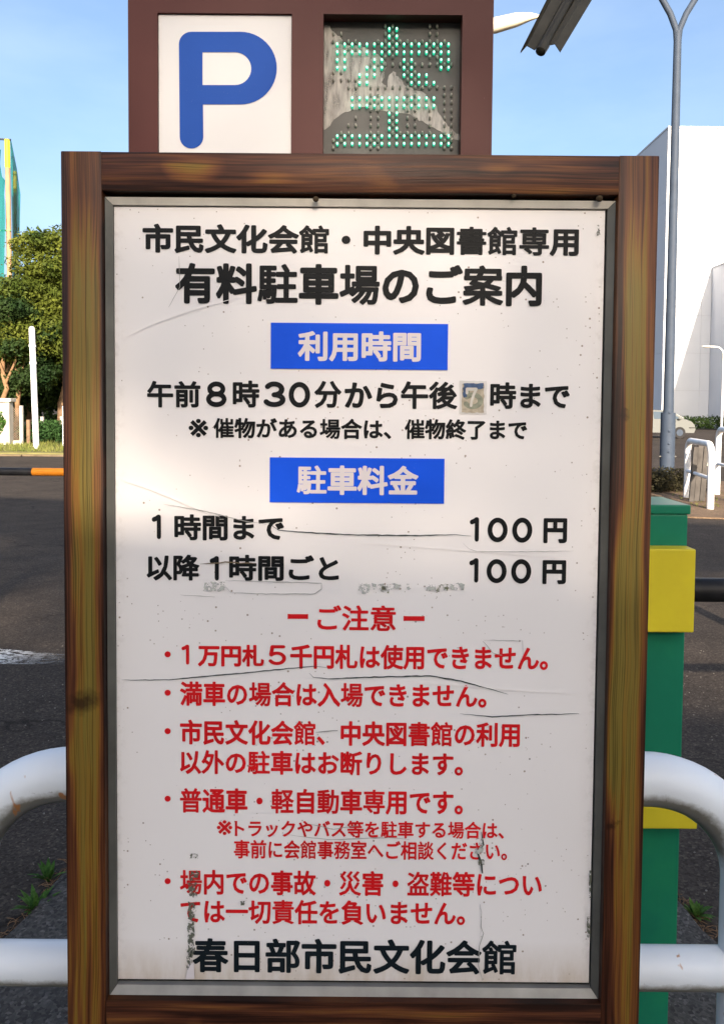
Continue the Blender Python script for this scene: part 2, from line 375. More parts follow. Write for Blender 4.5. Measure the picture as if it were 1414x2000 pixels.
def thicken(V, Fc, r, n=10):
    """grow a glyph by r with round joins; the union of all pieces is taken so that no faces overlap"""
    ec = Counter()
    for f in Fc:
        for a, b in zip(f, f[1:] + f[:1]): ec[(min(a, b), max(a, b))] += 1
    bd = [e for e, c in ec.items() if c == 1]
    for attempt in range(6):
        rnd = random.Random(attempt); jt = [0, 2e-4, 4e-4, 7e-4, 1e-3, 1.5e-3][attempt]
        Pn = [v + Vector((rnd.uniform(-jt, jt), rnd.uniform(-jt, jt))) for v in V]; Q = []; exp = 0
        for f in Fc:
            ar = tri_area(Pn, f); L = max((Pn[f[i]] - Pn[f[i - 1]]).length for i in range(len(f)))
            if abs(ar) < 1e-4 * L or L < 1e-5: continue
            Q.append(list(f) if ar > 0 else list(f)[::-1]); exp += abs(ar)
        for a, b in bd:
            d = Pn[b] - Pn[a]
            if d.length < 2e-4: continue
            exp += d.length * r
            d.normalize(); nn = Vector((-d.y, d.x)) * r; k = len(Pn)
            Pn += [Pn[a] + nn, Pn[a] - nn, Pn[b] - nn, Pn[b] + nn]; Q.append([k, k + 1, k + 2, k + 3])
        ends = {i for e in bd for i in e}
        for a in ends:
            k = len(Pn); ph = rnd.random() if n > 4 else math.pi / 4 + rnd.uniform(-.01, .01)
            Pn += [Pn[a] + Vector((math.cos(2 * math.pi * j / n + ph), math.sin(2 * math.pi * j / n + ph))) * r * (1 if n > 4 else 1.16) for j in range(n)]
            Q.append(list(range(k, k + n)))
        o = G.delaunay_2d_cdt(Pn, [], Q, 0, 1e-6, True)
        fs = [f for f, src in zip(o[2], o[5]) if len(src)]
        if sum(abs(tri_area(o[0], f)) for f in fs) < exp * 1.12 + .012: break
    else: print('glyph union failed')
    return o[0], fs

YP = 1.0         # plane of the sign face
RUNS = [  # text, x0, y0(top), x1, y1(bottom) of the ink, style, weight, material
 ('市民文化会館・中央図書館専用', 279, 440, 1130, 497, 'r', .036, BLACKV),
 ('有料駐車場のご案内', 343, 516, 1058, 596, 's', .036, BLACKV),
 ('午前', 288, 744, 392, 796, 'r', .032, BLACKV), ('8', 403, 745, 443, 795, 'd', 0, BLACKV), ('時', 455, 743, 507, 796, 'r', .032, BLACKV),
 ('3', 515, 745, 558, 795, 'd', 0, BLACKV), ('0', 564, 746, 606, 796, 'd', 0, BLACKV), ('分', 614, 744, 667, 797, 'r', .032, BLACKV), ('から', 673, 747, 777, 797, 'r', .036, BLACKV), ('午後', 783, 745, 893, 799, 'r', .032, BLACKV),
 ('時まで', 957, 747, 1112, 799, 'r', .034, BLACKV),
 ('※', 369, 818, 407, 854, 'r', .012, BLACKV), ('催物がある場合は、', 417, 817, 764, 857, 'r', .032, BLACKV), ('催物終了まで', 790, 819, 1029, 859, 'r', .034, BLACKV),
 ('1', 297, 1005, 315, 1053, 'd', 0, BLACKV), ('時間まで', 341, 1005, 555, 1056, 'r', .034, BLACKV), ('1', 917, 1010, 935, 1058, 'd', 0, BLACKV), ('0', 952, 1011, 991, 1059, 'd', 0, BLACKV), ('0', 1000, 1011, 1039, 1060, 'd', 0, BLACKV), ('円', 1061, 1012, 1107, 1061, 'r', .038, BLACKV),
 ('以降', 287, 1083, 390, 1134, 'r', .034, BLACKV), ('1', 410, 1086, 428, 1134, 'd', 0, BLACKV), ('時間ごと', 448, 1084, 662, 1135, 'r', .034, BLACKV), ('1', 916, 1090, 934, 1138, 'd', 0, BLACKV), ('0', 950, 1092, 989, 1139, 'd', 0, BLACKV), ('0', 998, 1092, 1037, 1140, 'd', 0, BLACKV), ('円', 1059, 1094, 1105, 1141, 'r', .038, BLACKV),
 ('ー', 562, 1199, 602, 1209, 's', .012, REDV), ('ご注意', 620, 1182, 773, 1232, 's', .022, REDV), ('ー', 788, 1203, 829, 1213, 's', .012, REDV),
 ('1', 355, 1259, 370, 1298, 'd', .088, REDV), ('万円札', 387, 1259, 516, 1302, 'r', .034, REDV), ('5', 525, 1260, 559, 1299, 'd', .078, REDV), ('千円札は使用できません。', 567, 1260, 1070, 1308, 'r', .03, REDV),
 ('満車の場合は入場できません。', 352, 1333, 950, 1381, 'r', .03, REDV),
 ('市民文化会館、中央図書館の利用', 352, 1408, 1015, 1457, 'r', .03, REDV),
 ('以外の駐車はお断りします。', 352, 1467, 904, 1514, 'r', .03, REDV),
 ('普通車・軽自動車専用です。', 352, 1541, 904, 1590, 'r', .03, REDV),
 ('※', 424, 1602, 454, 1631, 'r', .010, REDV), ('トラックやバス等を駐車する場合は、', 459, 1603, 984, 1637, 'r', .026, REDV),
 ('事前に会館事務室へご相談ください。', 457, 1642, 990, 1679, 'r', .024, REDV),
 ('場内での事故・災害・盗難等につい', 352, 1701, 1058, 1750, 'r', .028, REDV),
 ('ては一切責任を負いません。', 353, 1758, 908, 1806, 'r', .028, REDV),
 ('春日部市民文化会館', 377, 1834, 1008, 1902, 's', .030, NAVYV),
]
PLATE_RUNS = [('利用時間', 582, 647, 822, 706, 'r', .034, PALE), ('駐車料金', 580, 909, 817, 967, 'r', .034, PALE)]
def chars_of(style, runs):
    s = []
    for r in runs:
        if r[5] == style:
            for ch in r[0]:
                if ch not in s: s.append(ch)
    return s
ALLR = RUNS + PLATE_RUNS + []
TAB = {'r': glyph_table(chars_of('r', ALLR), 0.0), 's': glyph_table(chars_of('s', ALLR), .0)}
CACHE = {}
def _el(cx, cy, rx, ry, a0, a1, n=22): return [(cx + rx * math.cos(R(a0 + (a1 - a0) * i / n)), cy + ry * math.sin(R(a0 + (a1 - a0) * i / n))) for i in range(n + 1)]
STROKES = {  # rounded-gothic digits as centre lines
 '1': [[(-.17, .80), (-.05, .84), (.04, .90), (.07, .90)], [(.07, .90), (.07, .10)]],
 '0': [_el(0, .5, .32, .40, 0, 360, 36)],
 '8': [_el(0, .70, .27, .20, 0, 360, 28), _el(0, .30, .32, .21, 0, 360, 28)],
 '3': [_el(-.02, .69, .27, .21, 150, -90, 22) + _el(-.02, .29, .31, .19, 90, -155, 22)],
 '5': [[(.24, .90), (-.20, .90), (-.25, .55)], _el(-.02, .34, .29, .25, 140, -150, 26)],
 '7': [[(-.27, .72), (-.27, .90), (.27, .90), (.12, .62), (.02, .35), (-.02, .10)]],
}
def stroke_glyph(ch, r=.098, n=12):
    Pn, Q = [], []
    for pl in STROKES[ch]:
        for a, b in zip(pl[:-1], pl[1:]):
            a, b = Vector(a), Vector(b)
            if (b - a).length < 1e-3: continue
            d = (b - a).normalized(); nn = Vector((-d.y, d.x)) * r; k = len(Pn)
            Pn += [a + nn, a - nn, b - nn, b + nn]; Q.append([k, k + 1, k + 2, k + 3])
        for i, a in enumerate(pl):
            k = len(Pn); Pn += [Vector(a) + Vector((math.cos(2 * math.pi * j / n + i * .13), math.sin(2 * math.pi * j / n + i * .13))) * r for j in range(n)]; Q.append(list(range(k, k + n)))
    o = G.delaunay_2d_cdt(Pn, [], Q, 0, 1e-6, True)
    return [(v[0], v[1]) for v in o[0]], [list(f) for f, src in zip(o[2], o[5]) if len(src)]
def glyph(style, ch, wt):
    if style == 'd':
        if (ch, wt) not in CACHE: CACHE[(ch, wt)] = stroke_glyph(ch, wt or .098)
        return CACHE[(ch, wt)]
    if ch in '書館駐場案催災盗難専普軽動務談責': wt = round(wt * .78, 4)
    elif ch in '市民文化中央入千円万人小': wt = round(wt * 1.12, 4)
    k = (style, ch, wt)
    if k not in CACHE:
        V, Fc = TAB[style][ch]; V, Fc = thicken([v.copy() for v in V], Fc, wt, 10 if style == 'r' else 4)
        CACHE[k] = ([(v[0], v[1]) for v in V], [list(f) for f in Fc])
    return CACHE[k]
def lettering(run, parent, Y, name='lettering'):
    txt, x0, y0, x1, y1, style, wt, mat = run
    vs, fs = [], []
    for i, ch in enumerate(txt):
        gv, gf = glyph(style, ch, wt); k = len(vs)
        vs += [(x + i, y) for x, y in gv]; fs += [[j + k for j in f] for f in gf]
    ax, bx = min(v[0] for v in vs), max(v[0] for v in vs); ay, by = min(v[1] for v in vs), max(v[1] for v in vs)
    tl, tr, bl, br = P(x0, y0, Y), P(x1, y0, Y), P(x0, y1, Y), P(x1, y1, Y)
    X0, X1 = (tl.x + bl.x) / 2, (tr.x + br.x) / 2; Z1, Z0 = (tl.z + tr.z) / 2, (bl.z + br.z) / 2
    out = [(X0 + (x - ax) / (bx - ax) * (X1 - X0), Y, Z0 + (y - ay) / (by - ay) * (Z1 - Z0)) for x, y in vs]
    return raw(name, out, fs, mat, parent)

# ------------------------------------------------------------ the information board
YF = .982
X0, X1 = (P(121, 297, YF).x + P(128, 1700, YF).x) / 2, (P(1287, 303, YF).x + P(1255, 1700, YF).x) / 2
ZT = (P(121, 295, YF).z + P(1287, 303, YF).z) / 2
xi0, xi1 = (P(203, 380, YF).x + P(205, 1950, YF).x) / 2, (P(1206, 385, YF).x + P(1174, 1950, YF).x) / 2
zi1, zi0 = (P(203, 374, YF).z + P(1206, 379, YF).z) / 2, (P(205, 1953, YF).z + P(1174, 1962, YF).z) / 2
board = thing('information_board', ((X0 + X1) / 2, 1.0, .03), 'white notice board of black and red Japanese writing in a wood grained brown frame', 'notice board')
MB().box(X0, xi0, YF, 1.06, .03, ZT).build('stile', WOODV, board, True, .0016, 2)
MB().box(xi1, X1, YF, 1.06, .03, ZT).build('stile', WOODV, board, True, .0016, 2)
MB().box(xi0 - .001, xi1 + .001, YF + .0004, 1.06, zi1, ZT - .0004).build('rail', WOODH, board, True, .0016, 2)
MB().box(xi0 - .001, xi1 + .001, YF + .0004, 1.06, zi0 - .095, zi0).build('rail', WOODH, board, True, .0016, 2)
# aluminium trim with mitred corners, sloping towards the face
tw = .0085
def trim(a, b, c, d, mat):
    q = [a, b, c, d]; m = MB(); back = [Vector((p.x, 1.004, p.z)) for p in q]
    m.add(q + back, [(0, 1, 2, 3), (0, 4, 5, 1), (1, 5, 6, 2), (2, 6, 7, 3), (3, 7, 4, 0)]); return m.build('trim', mat, board)
g = .0035
o_, i_ = .991, .996
tx0, tx1 = (P(208, 400, o_).x + P(212, 1940, o_).x) / 2, (P(1202, 400, o_).x + P(1168, 1940, o_).x) / 2
tz1, tz0 = (P(208, 386, o_).z + P(1202, 391, o_).z) / 2, (P(210, 1944, o_).z + P(1168, 1954, o_).z) / 2
q = lambda x, z, y: Vector((x, y, z))
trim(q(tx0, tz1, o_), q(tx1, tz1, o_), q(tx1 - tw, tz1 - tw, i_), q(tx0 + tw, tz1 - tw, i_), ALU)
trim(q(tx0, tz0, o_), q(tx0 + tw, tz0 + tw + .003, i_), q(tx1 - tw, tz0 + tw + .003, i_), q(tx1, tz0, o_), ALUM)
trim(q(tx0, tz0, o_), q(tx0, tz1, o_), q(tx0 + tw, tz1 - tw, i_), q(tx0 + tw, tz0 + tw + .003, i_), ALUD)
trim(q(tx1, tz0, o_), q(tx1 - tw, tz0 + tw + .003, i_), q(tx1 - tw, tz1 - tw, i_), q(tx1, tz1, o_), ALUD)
MB().box(xi0 - .004, xi1 + .004, 1.006, 1.03, zi0 - .004, zi1 + .004).build('backing', GASKET, board)
px0, px1 = (P(225, 410, YP).x + P(230, 1900, YP).x) / 2, (P(1182, 410, YP).x + P(1149, 1900, YP).x) / 2
pz1, pz0 = (P(225, 405, YP).z + P(1182, 410, YP).z) / 2, (P(230, 1908, YP).z + P(1149, 1923, YP).z) / 2
face = MB().box(px0, px1, YP, 1.005, pz0, pz1).build('sign_face', PANEL, board)
for r in RUNS: lettering(r, board, YP - .0008)
for (x, y) in ((671, 471),): pass
for bx, by in ((328, 1278), (328, 1353), (328, 1428), (328, 1560), (328, 1721)):
    c = P(bx, by, YP - .0008); n = 18
    raw('bullet', [(c.x + .0041 * math.cos(2 * math.pi * i / n), c.y, c.z + .0041 * math.sin(2 * math.pi * i / n)) for i in range(n)], [range(n)], REDV, board)
for k, (ax, ay, bx, by) in enumerate(((529, 633, 875, 720), (527, 896, 868, 981))):
    p0, p1 = P(ax, by, YP - .0006), P(bx, ay, YP - .0006)
    pl = MB().box(p0.x, p1.x, YP - .0012, YP + .001, p0.z, p1.z).build('heading_plate', BLUEV, board)
    r = PLATE_RUNS[k]; t = lettering(r, board, YP - .0018); t.parent = pl; t.matrix_parent_inverse = Matrix.Translation(-Vector(board.location))
    t.matrix_parent_inverse = Matrix.Identity(4)
    for v in (t,): v.matrix_parent_inverse = (Matrix.Translation(Vector(board.location)) @ pl.matrix_parent_inverse).inverted() if False else Matrix.Identity(4)
# painted-over hour: pasted patch, old digit ghosting through
PATCH = plain('pasted_patch', (.44, .38, .29), .7, 0, .25, 130, .3)
def ragged(px0_, py0_, px1_, py1_, Y, name, mat, parent, j=1.2, n=9):
    out = []
    per = [(px0_ + (px1_ - px0_) * i / n, py0_) for i in range(n)] + [(px1_, py0_ + (py1_ - py0_) * i / n) for i in range(n)] + [(px1_ - (px1_ - px0_) * i / n, py1_) for i in range(n)] + [(px0_, py1_ - (py1_ - py0_) * i / n) for i in range(n)]
    for x, y in per: out.append(P(x + random.uniform(-j, j), y + random.uniform(-j, j), Y))
    return raw(name, out, [range(len(out))[::-1]], mat, parent)
HALO = plain('film_residue', (.66, .63, .60), .55, 0, .06, 60)
ragged(897, 744, 950, 809, YP - .0007, 'film_square', HALO, board, .8)
pt = ragged(902, 749, 945, 806, YP - .0011, 'hour_patch', PATCH, board, 1.0)
OLIVE = plain('ghost_digit', (.26, .27, .20), .7, 0, .3, 150)
GBLUE = plain('ghost_blue', (.07, .11, .20), .7, 0, .35, 150)
lettering(('5', 905, 752, 943, 799, 'd', 0, OLIVE), board, YP - .0014, 'ghost_digit')
ragged(905, 749, 944, 759, YP - .0017, 'ghost_stroke', GBLUE, board, 1.0, 6); ragged(904, 757, 911, 776, YP - .0017, 'ghost_stroke', GBLUE, board, 1.0, 5)
lettering(('7', 909, 757, 932, 795, 'd', .075, plain('faded_digit', (.58, .55, .49), .6, 0, .12, 90)), board, YP - .0020, 'hour_digit')

# cracks, peeled tape and stains on the face
def line(pts_, wpx, mat, name='crack', Y=YP - .0022, taper=True, jit=.5):
    dense = []
    for (a0, a1), (b0, b1) in zip(pts_[:-1], pts_[1:]):
        n = max(2, int(math.hypot(b0 - a0, b1 - a1) / 9))
        dense += [(a0 + (b0 - a0) * i / n, a1 + (b1 - a1) * i / n + random.uniform(-jit, jit)) for i in range(n)]
    dense.append(pts_[-1]); vs = []; n = len(dense)
    for i, (x, y) in enumerate(dense):
        a = dense[max(0, i - 1)]; b = dense[min(n - 1, i + 1)]; dx, dy = b[0] - a[0], b[1] - a[1]; L = math.hypot(dx, dy) or 1
        ww = wpx * .5 * (math.sin(math.pi * (i + .3) / n) ** .5 if taper else 1) * random.uniform(.7, 1.2)
        vs += [P(x - dy / L * ww, y + dx / L * ww, Y), P(x + dy / L * ww, y - dx / L * ww, Y)]
    return raw(name, vs, [(2 * i, 2 * i + 1, 2 * i + 3, 2 * i + 2) for i in range(n - 1)], mat, board)
DCR = plain('dirt_in_crack', (.035, .045, .04), .8, 0, .3, 200); LCR = plain('dusty_crack', (.34, .33, .31), .8, 0, .15, 100)
PCR = plain('pale_scratch', (.84, .80, .77), .5, 0, .05, 100)
line([(520, 1018), (545, 1036), (600, 1040), (700, 1045), (820, 1046), (890, 1044), (920, 1047)], 2.4, DCR)
line([(320, 985), (400, 998), (470, 1016), (520, 1024)], 1.4, LCR); line([(903, 1060), (915, 1072), (930, 1077), (1000, 1078), (1120, 1076)], 1.0, LCR)
line([(238, 1328), (330, 1328), (480, 1314), (610, 1301), (640, 1304)], 2.2, DCR); line([(604, 1314), (612, 1323), (640, 1326), (740, 1322), (840, 1320), (900, 1330), (992, 1356)], 2.6, DCR)
line([(898, 1394), (960, 1400), (1040, 1396), (1130, 1394)], 2.2, DCR); line([(617, 1430), (640, 1428), (660, 1427)], 2.2, LCR)
line([(560, 1630), (640, 1640), (760, 1636), (800, 1640)], 1.4, LCR); line([(600, 1608), (650, 1620), (700, 1612)], 1.3, LCR)
line([(391, 1102), (440, 1098), (500, 1101)], 2.2, plain('rust_streak', (.20, .15, .09), .8), jit=.8)
line([(430, 1134), (452, 1158), (520, 1160), (615, 1160), (628, 1150), (628, 1139), (560, 1137), (440, 1134)], 1.5, LCR); 
line([(945, 1250), (1020, 1252), (1021, 1278)], 1.2, LCR); line([(943, 1252), (962, 1275), (980, 1280)], 1.4, LCR)
line([(236, 662), (300, 632), (380, 604), (470, 580)], 2.0, PCR); line([(238, 938), (300, 958), (380, 992), (430, 1010)], 2.2, PCR); line([(700, 1060), (900, 1075), (1100, 1090)], 1.3, PCR); line([(800, 1332), (1000, 1348), (1130, 1357)], 1.6, PCR)
line([(350, 500), (352, 560), (330, 600)], 1.2, LCR)
def blot(name, base, accent, lo, hi, scale=220):
    m = N(name); v = m.co(); f = m.ramp(m.noise(v, scale, 5, .7), [(lo, 0.0), (hi, 1.0)])
    m.p(col=m.mix(m.noise(v, scale * .6, 3), base, accent), rough=.85, alpha=f); return m.m
MOULD = blot('mould_spots', (.05, .06, .045), (.18, .18, .13), .42, .52); MOSS = blot('moss_spots', (.09, .10, .03), (.22, .22, .12), .45, .55, 160); RES = blot('tape_residue', (.36, .38, .34), (.55, .56, .52), .46, .56, 120)
def stain(x0_, y0_, x1_, y1_, mat, name='stain', j=2.5, off=.0025): return ragged(x0_, y0_, x1_, y1_, YP - off, name, mat, board, j, 7)
stain(372, 1702, 388, 1720, MOULD); stain(370, 1722, 384, 1752, MOULD); stain(369, 1762, 382, 1800, MOULD); stain(367, 1803, 380, 1860, MOULD); stain(366, 1858, 377, 1892, MOULD); stain(372, 1668, 387, 1676, MOULD, j=1.5)
MB_ = MB(); raw('peeled_flake', [P(363, 1912, YP - .003), P(380, 1912, YP - .004), P(379, 1880, YP - .003), P(368, 1884, YP - .002)], [(0, 1, 2, 3)], PALE, board)
line([(940, 1625), (944, 1650), (932, 1664), (940, 1690), (942, 1706)], 4.5, DCR, jit=1.6); stain(926, 1638, 943, 1668, RES); stain(935, 1678, 945, 1690, MOULD, j=1.5)
line([(937, 1768), (940, 1782), (939, 1812), (944, 1822), (936, 1846), (934, 1886), (942, 1916)], 1.6, LCR, jit=2.0)
stain(700, 1139, 722, 1158, RES); stain(726, 1140, 800, 1152, RES); stain(744, 1142, 758, 1157, MOSS); stain(850, 1142, 876, 1154, MOSS); stain(832, 1142, 850, 1153, RES); stain(398, 1138, 440, 1154, RES)
stain(880, 1140, 905, 1152, RES); stain(470, 1760, 478, 1768, MOULD, j=1); stain(1146, 1790, 1152, 1830, MOULD, j=1); stain(1150, 1700, 1154, 1760, MOULD, j=1); stain(1165, 440, 1171, 460, MOULD, j=1)
line([(352, 1162), (420, 1166)], 1, LCR)
MUD = plain('mud', (.05, .035, .02), .95)
# small mud-dauber lumps on the top trim
for x, y, s_ in ((617, 389, .004), (1170, 388, .0045), (1003, 383, .003)): MB().ell(P(x, y, .984), (s_, .004, s_ * .9), 10, 6).build('mud_spot', MUD, board, True)

# ------------------------------------------------------------ the parking cabinet behind and above
YC = 1.09
cx0, cx1 = (P(249, 0, YC).x + P(253, 295, YC).x) / 2, (P(963, 0, YC).x + P(961, 300, YC).x) / 2
cab = thing('parking_cabinet', ((cx0 + cx1) / 2, 1.24, .03), 'maroon parking cabinet with a blue P plate and a green lit vacancy display', 'parking sign')
zb, zt = 1.45, 2.18
la = (P(308, 28, YC).x, P(570, 28, YC).x, P(632, 28, YC).x, P(903, 28, YC).x); ztop = (P(308, 28, YC).z + P(903, 26, YC).z) / 2; zbot = 1.60
fr = MB()
for a_, b_ in ((cx0, la[0]), (la[1], la[2]), (la[3], cx1)): fr.box(a_, b_, YC, YC + .10, zb, ztop)
fr.box(cx0, cx1, YC, YC + .10, ztop, zt)
fr.box(la[0], la[1], YC, YC + .10, zb, zbot); fr.box(la[2], la[3], YC, YC + .10, zb, zbot)
fr.build('front_panel', BROWN, cab)
MB().box(cx0, cx1, YC + .10, YC + .28, zb, zt).build('case', BROWN, cab, bevel=.003)
MB().box(-.12, .12, 1.22, 1.34, .03, zb).build('pedestal', BROWN, cab, bevel=.004)
MB().box(-.2, .2, 1.16, 1.40, .03, .045).build('base_plate', GALV, cab, bevel=.002)
pp = MB().box(la[0] + .0006, la[1] - .0006, YC + .004, YC + .02, zbot, ztop - .0006).build('letter_plate', PWHITE, cab)
# the letter P : rounded outline with a counter
def pxy(x, y): return P(x, y, YC + .0034)
outer = []
def corner(cx, cy, r, a0, a1, n=10): return [(cx + r * math.cos(R(a0 + (a1 - a0) * i / n)), cy - r * math.sin(R(a0 + (a1 - a0) * i / n))) for i in range(n + 1)]
out2 = corner(374, 86, 24, 180, 90) + corner(470, 133, 71, 90, -90, 24) + [(397, 204)] + corner(374.5, 267, 23, 0, -180, 14)
inn = [(396, 102)] + corner(459, 134, 32, 90, -90, 18) + [(396, 166)]
pv = [Vector(p) for p in out2] + [Vector(p) for p in inn]; no, ni = len(out2), len(inn)
res = G.delaunay_2d_cdt(pv, [(i, (i + 1) % no) for i in range(no)] + [(no + i, no + (i + 1) % ni) for i in range(ni)], [], 0, 1e-5)
def inpoly(p, poly):
    c_ = False
    for i in range(len(poly)):
        a_, b_ = poly[i], poly[i - 1]
        if (a_[1] > p[1]) != (b_[1] > p[1]) and p[0] < (b_[0] - a_[0]) * (p[1] - a_[1]) / (b_[1] - a_[1]) + a_[0]: c_ = not c_
    return c_
fs = []
for f in res[2]:
    c_ = sum((res[0][i] for i in f), Vector((0, 0))) / len(f)
    if inpoly(c_, out2) and not inpoly(c_, inn): fs.append(list(f))
lp = raw('letter', [pxy(v.x, v.y) for v in res[0]], fs, PBLUE, pp); lp.matrix_parent_inverse = Matrix.Identity(4)
# LED matrix
YL = YC + .022
SCR = N('display_backing'); v_ = SCR.co()
SCR.p(col=SCR.ramp(SCR.noise(v_, 14, 5), [(.3, (.07, .068, .063)), (.7, (.12, .116, .108))]), rough=.45, spec=.25); SCR = SCR.m
disp = MB().box(la[2] - .001, la[3] + .001, YL, YL + .02, zbot - .001, ztop + .004).build('display', SCR, cab)
def dz(X, Y): return (600 + X / 3.721, 10 + Y / 3.721)
reflection_shape = [(112, 150), (165, 150), (200, 200), (240, 225), (255, 290), (330, 300), (400, 300), (450, 325), (500, 350), (560, 400), (575, 450), (540, 560), (585, 600), (590, 520), (625, 480), (665, 520), (700, 575), (760, 600), (830, 625), (880, 670), (930, 720), (950, 780), (1010, 860), (1060, 910), (1120, 955), (1110, 985), (1040, 965), (940, 905), (860, 860), (800, 820), (720, 790), (600, 770), (500, 770), (420, 740), (330, 760), (250, 790), (180, 850), (130, 905), (112, 900)]
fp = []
for i, (x, y) in enumerate(reflection_shape):
    a_ = reflection_shape[i - 1]
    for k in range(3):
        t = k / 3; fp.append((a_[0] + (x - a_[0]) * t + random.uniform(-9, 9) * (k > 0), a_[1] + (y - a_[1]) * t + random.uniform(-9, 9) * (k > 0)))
REFLECTION = N('painted_reflection'); v_ = REFLECTION.co()  # reflection on the clear cover, painted as a pale streaky shape
st_ = REFLECTION.noise(REFLECTION.n('ShaderNodeMapping', {0: v_, 2: (0, R(25), 0), 3: (120, 10, 22)}).outputs[0], 1, 5, .65)
REFLECTION.p(col=REFLECTION.ramp(REFLECTION.noise(v_, 22, 5), [(.3, (.50, .47, .42)), (.7, (.64, .60, .55))]), rough=.6, alpha=REFLECTION.ramp(st_, [(.30, .15), (.60, .85)])); REFLECTION = REFLECTION.m
fm = raw('painted_reflection', [P(max(633, dz(x, y)[0]), dz(x, y)[1], YL - .0008) for x, y in fp], [range(len(fp))[::-1]], REFLECTION, disp); fm.matrix_parent_inverse = Matrix.Identity(4)
LX = [219, 273, 327, 381, 434, 488, 542, 596, 650, 703, 757, 811, 865, 919, 971, 1025]; LY = [178, 232, 290, 347, 403, 459, 513, 568, 623, 680, 735, 790, 845, 900, 955, 1010]
LIT = {0: [7, 8], 1: [7, 8], 2: range(16), 3: range(16), 4: [0, 1, 5, 6, 9, 10, 14, 15], 5: [0, 1, 4, 5, 6, 9, 10, 14, 15], 6: [3, 4, 5, 9, 10, 11, 12], 7: [3, 4, 10, 11, 12, 13], 9: range(2, 14), 10: range(2, 14), 11: [7, 8], 12: [7, 8], 13: [7, 8], 14: range(16), 15: range(16)}
UX = [190, 247, 300, 353, 407, 461, 515, 567, 621, 675, 729, 783, 836, 890, 943, 997, 1048]; UY = [155, 210, 265, 320, 378, 433, 490, 545, 600, 655, 708, 765, 820, 875, 930, 985, 1040]
UN = {0: [7, 8, 13, 14], 1: [0, 1, 7, 8, 13, 14], 2: [0, 1, 2, 3, 6, 7, 8, 9, 10, 11, 12, 13, 14, 15], 3: [2, 3, 7, 8, 13, 14], 4: [7, 8, 13, 14], 5: [5, 6, 7, 8, 9, 10, 11, 12, 13, 14, 15, 16], 6: [0, 1, 10, 11], 7: [0, 1, 2, 3, 10, 11],
      8: [2, 3, 5, 6, 7, 8, 9, 10, 11, 12, 13, 14, 15, 16], 9: [5, 6, 10, 11, 15, 16], 10: [5, 6, 10, 11, 15, 16], 11: [5, 6, 10, 11, 13, 15, 16], 12: [3, 5, 6, 8, 10, 11, 13, 15, 16], 13: [2, 3, 5, 6, 8, 10, 11, 13, 15, 16], 14: [1, 2, 5, 6, 8, 9, 10, 11, 12, 13, 15, 16], 15: [0, 1, 5, 6, 15, 16], 16: [0, 5, 6, 15, 16]}
def em(name, col, s):
    m = N(name); m.p(col=(.02, .1, .06), rough=.2, emc=col, ems=s); return m.m
lit, core, off = MB(), MB(), MB()
for r_, cs in LIT.items():
    for c_ in cs:
        p = P(*dz(LX[c_], LY[r_]), YL - .003); lit.ell(p, (.0021, .004, .0033), 10, 6); core.ell(p + Vector((0, -.0036, -.0002)), (.0012, .0008, .0019), 8, 4)
for r_, cs in UN.items():
    for c_ in cs: off.ell(P(*dz(UX[c_], UY[r_]), YL - .002), (.0019, .004, .0031), 8, 6)
GLASSY = plain('clear_lens', (.42, .39, .34), .15, .0, .2, 50)
for nm, mb_, mt in (('lit_lamp', lit, em('green_lamp', (.0, .44, .24), .6)), ('lit_lamp_core', core, em('green_lamp_core', (.42, 1, .70), 1.6)), ('unlit_lamp', off, GLASSY)):
    o = mb_.build(nm, mt, disp, True); o.matrix_parent_inverse = Matrix.Identity(4); o['kind'] = 'stuff'

# ------------------------------------------------------------ white hoop barrier just behind the board
YH, RH = 1.135, .0385
cl, cr_ = P(142, 1712, YH), P(1255, 1722, YH); zc = (cl.z + cr_.z) / 2; rad = 210 / F * YH
hb = thing('hoop_barrier', ((cl.x + cr_.x) / 2, YH, 0), 'thick white tubular hoop barrier standing directly behind the notice board', 'barrier')
pth = [Vector((cl.x - rad, YH, 0)), Vector((cl.x - rad, YH, zc * .5))] + arc((cl.x, YH, zc), rad, math.pi, math.pi / 2, 16) + arc((cr_.x, YH, zc), rad, math.pi / 2, 0, 16) + [Vector((cr_.x + rad, YH, zc * .5)), Vector((cr_.x + rad, YH, 0))]
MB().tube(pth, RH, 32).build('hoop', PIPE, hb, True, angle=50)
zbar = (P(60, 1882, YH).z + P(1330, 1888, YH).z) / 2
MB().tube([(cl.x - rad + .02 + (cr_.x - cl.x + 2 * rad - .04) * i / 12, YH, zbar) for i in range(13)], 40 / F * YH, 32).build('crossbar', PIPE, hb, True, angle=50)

# ------------------------------------------------------------ green and yellow gate column on the right
YG = 1.62
gx1 = P(1341, 1100, YG).x; gx0 = gx1 - .36; gz1 = P(1341, 986, YG).z
gate = thing('gate_column', ((gx0 + gx1) / 2, YG + .15, 0), 'green gate column with yellow boxes and a black arm, behind the right edge of the board', 'gate machine')
zsp = P(1330, 1928, YG).z
MB().box(gx0, gx1, YG, YG + .15, zsp, gz1 - .02).build('body', GREEN, gate, bevel=.004)
MB().box(gx0 + .01, gx1 - .011, YG + .01, YG + .14, .05, zsp).build('base', GREEN, gate, bevel=.003)
MB().box(gx0 + .0, gx1 - .02, YG - .0, YG + .16, 0, .05).build('foot', CONC, gate, bevel=.01)
MB().box(gx0 - .004, gx1 + .004, YG - .004, YG + .154, gz1 - .02, gz1).build('cap', GREEN, gate, bevel=.003)
YY = YG - .045
yx1 = P(1357, 1150, YY).x
MB().box(yx1 - .40, yx1, YY, YG, P(1357, 1236, YY).z, P(1357, 1073, YY).z).build('yellow_box', YEL, gate, bevel=.003)
yx2 = P(1362, 1600, YY).x
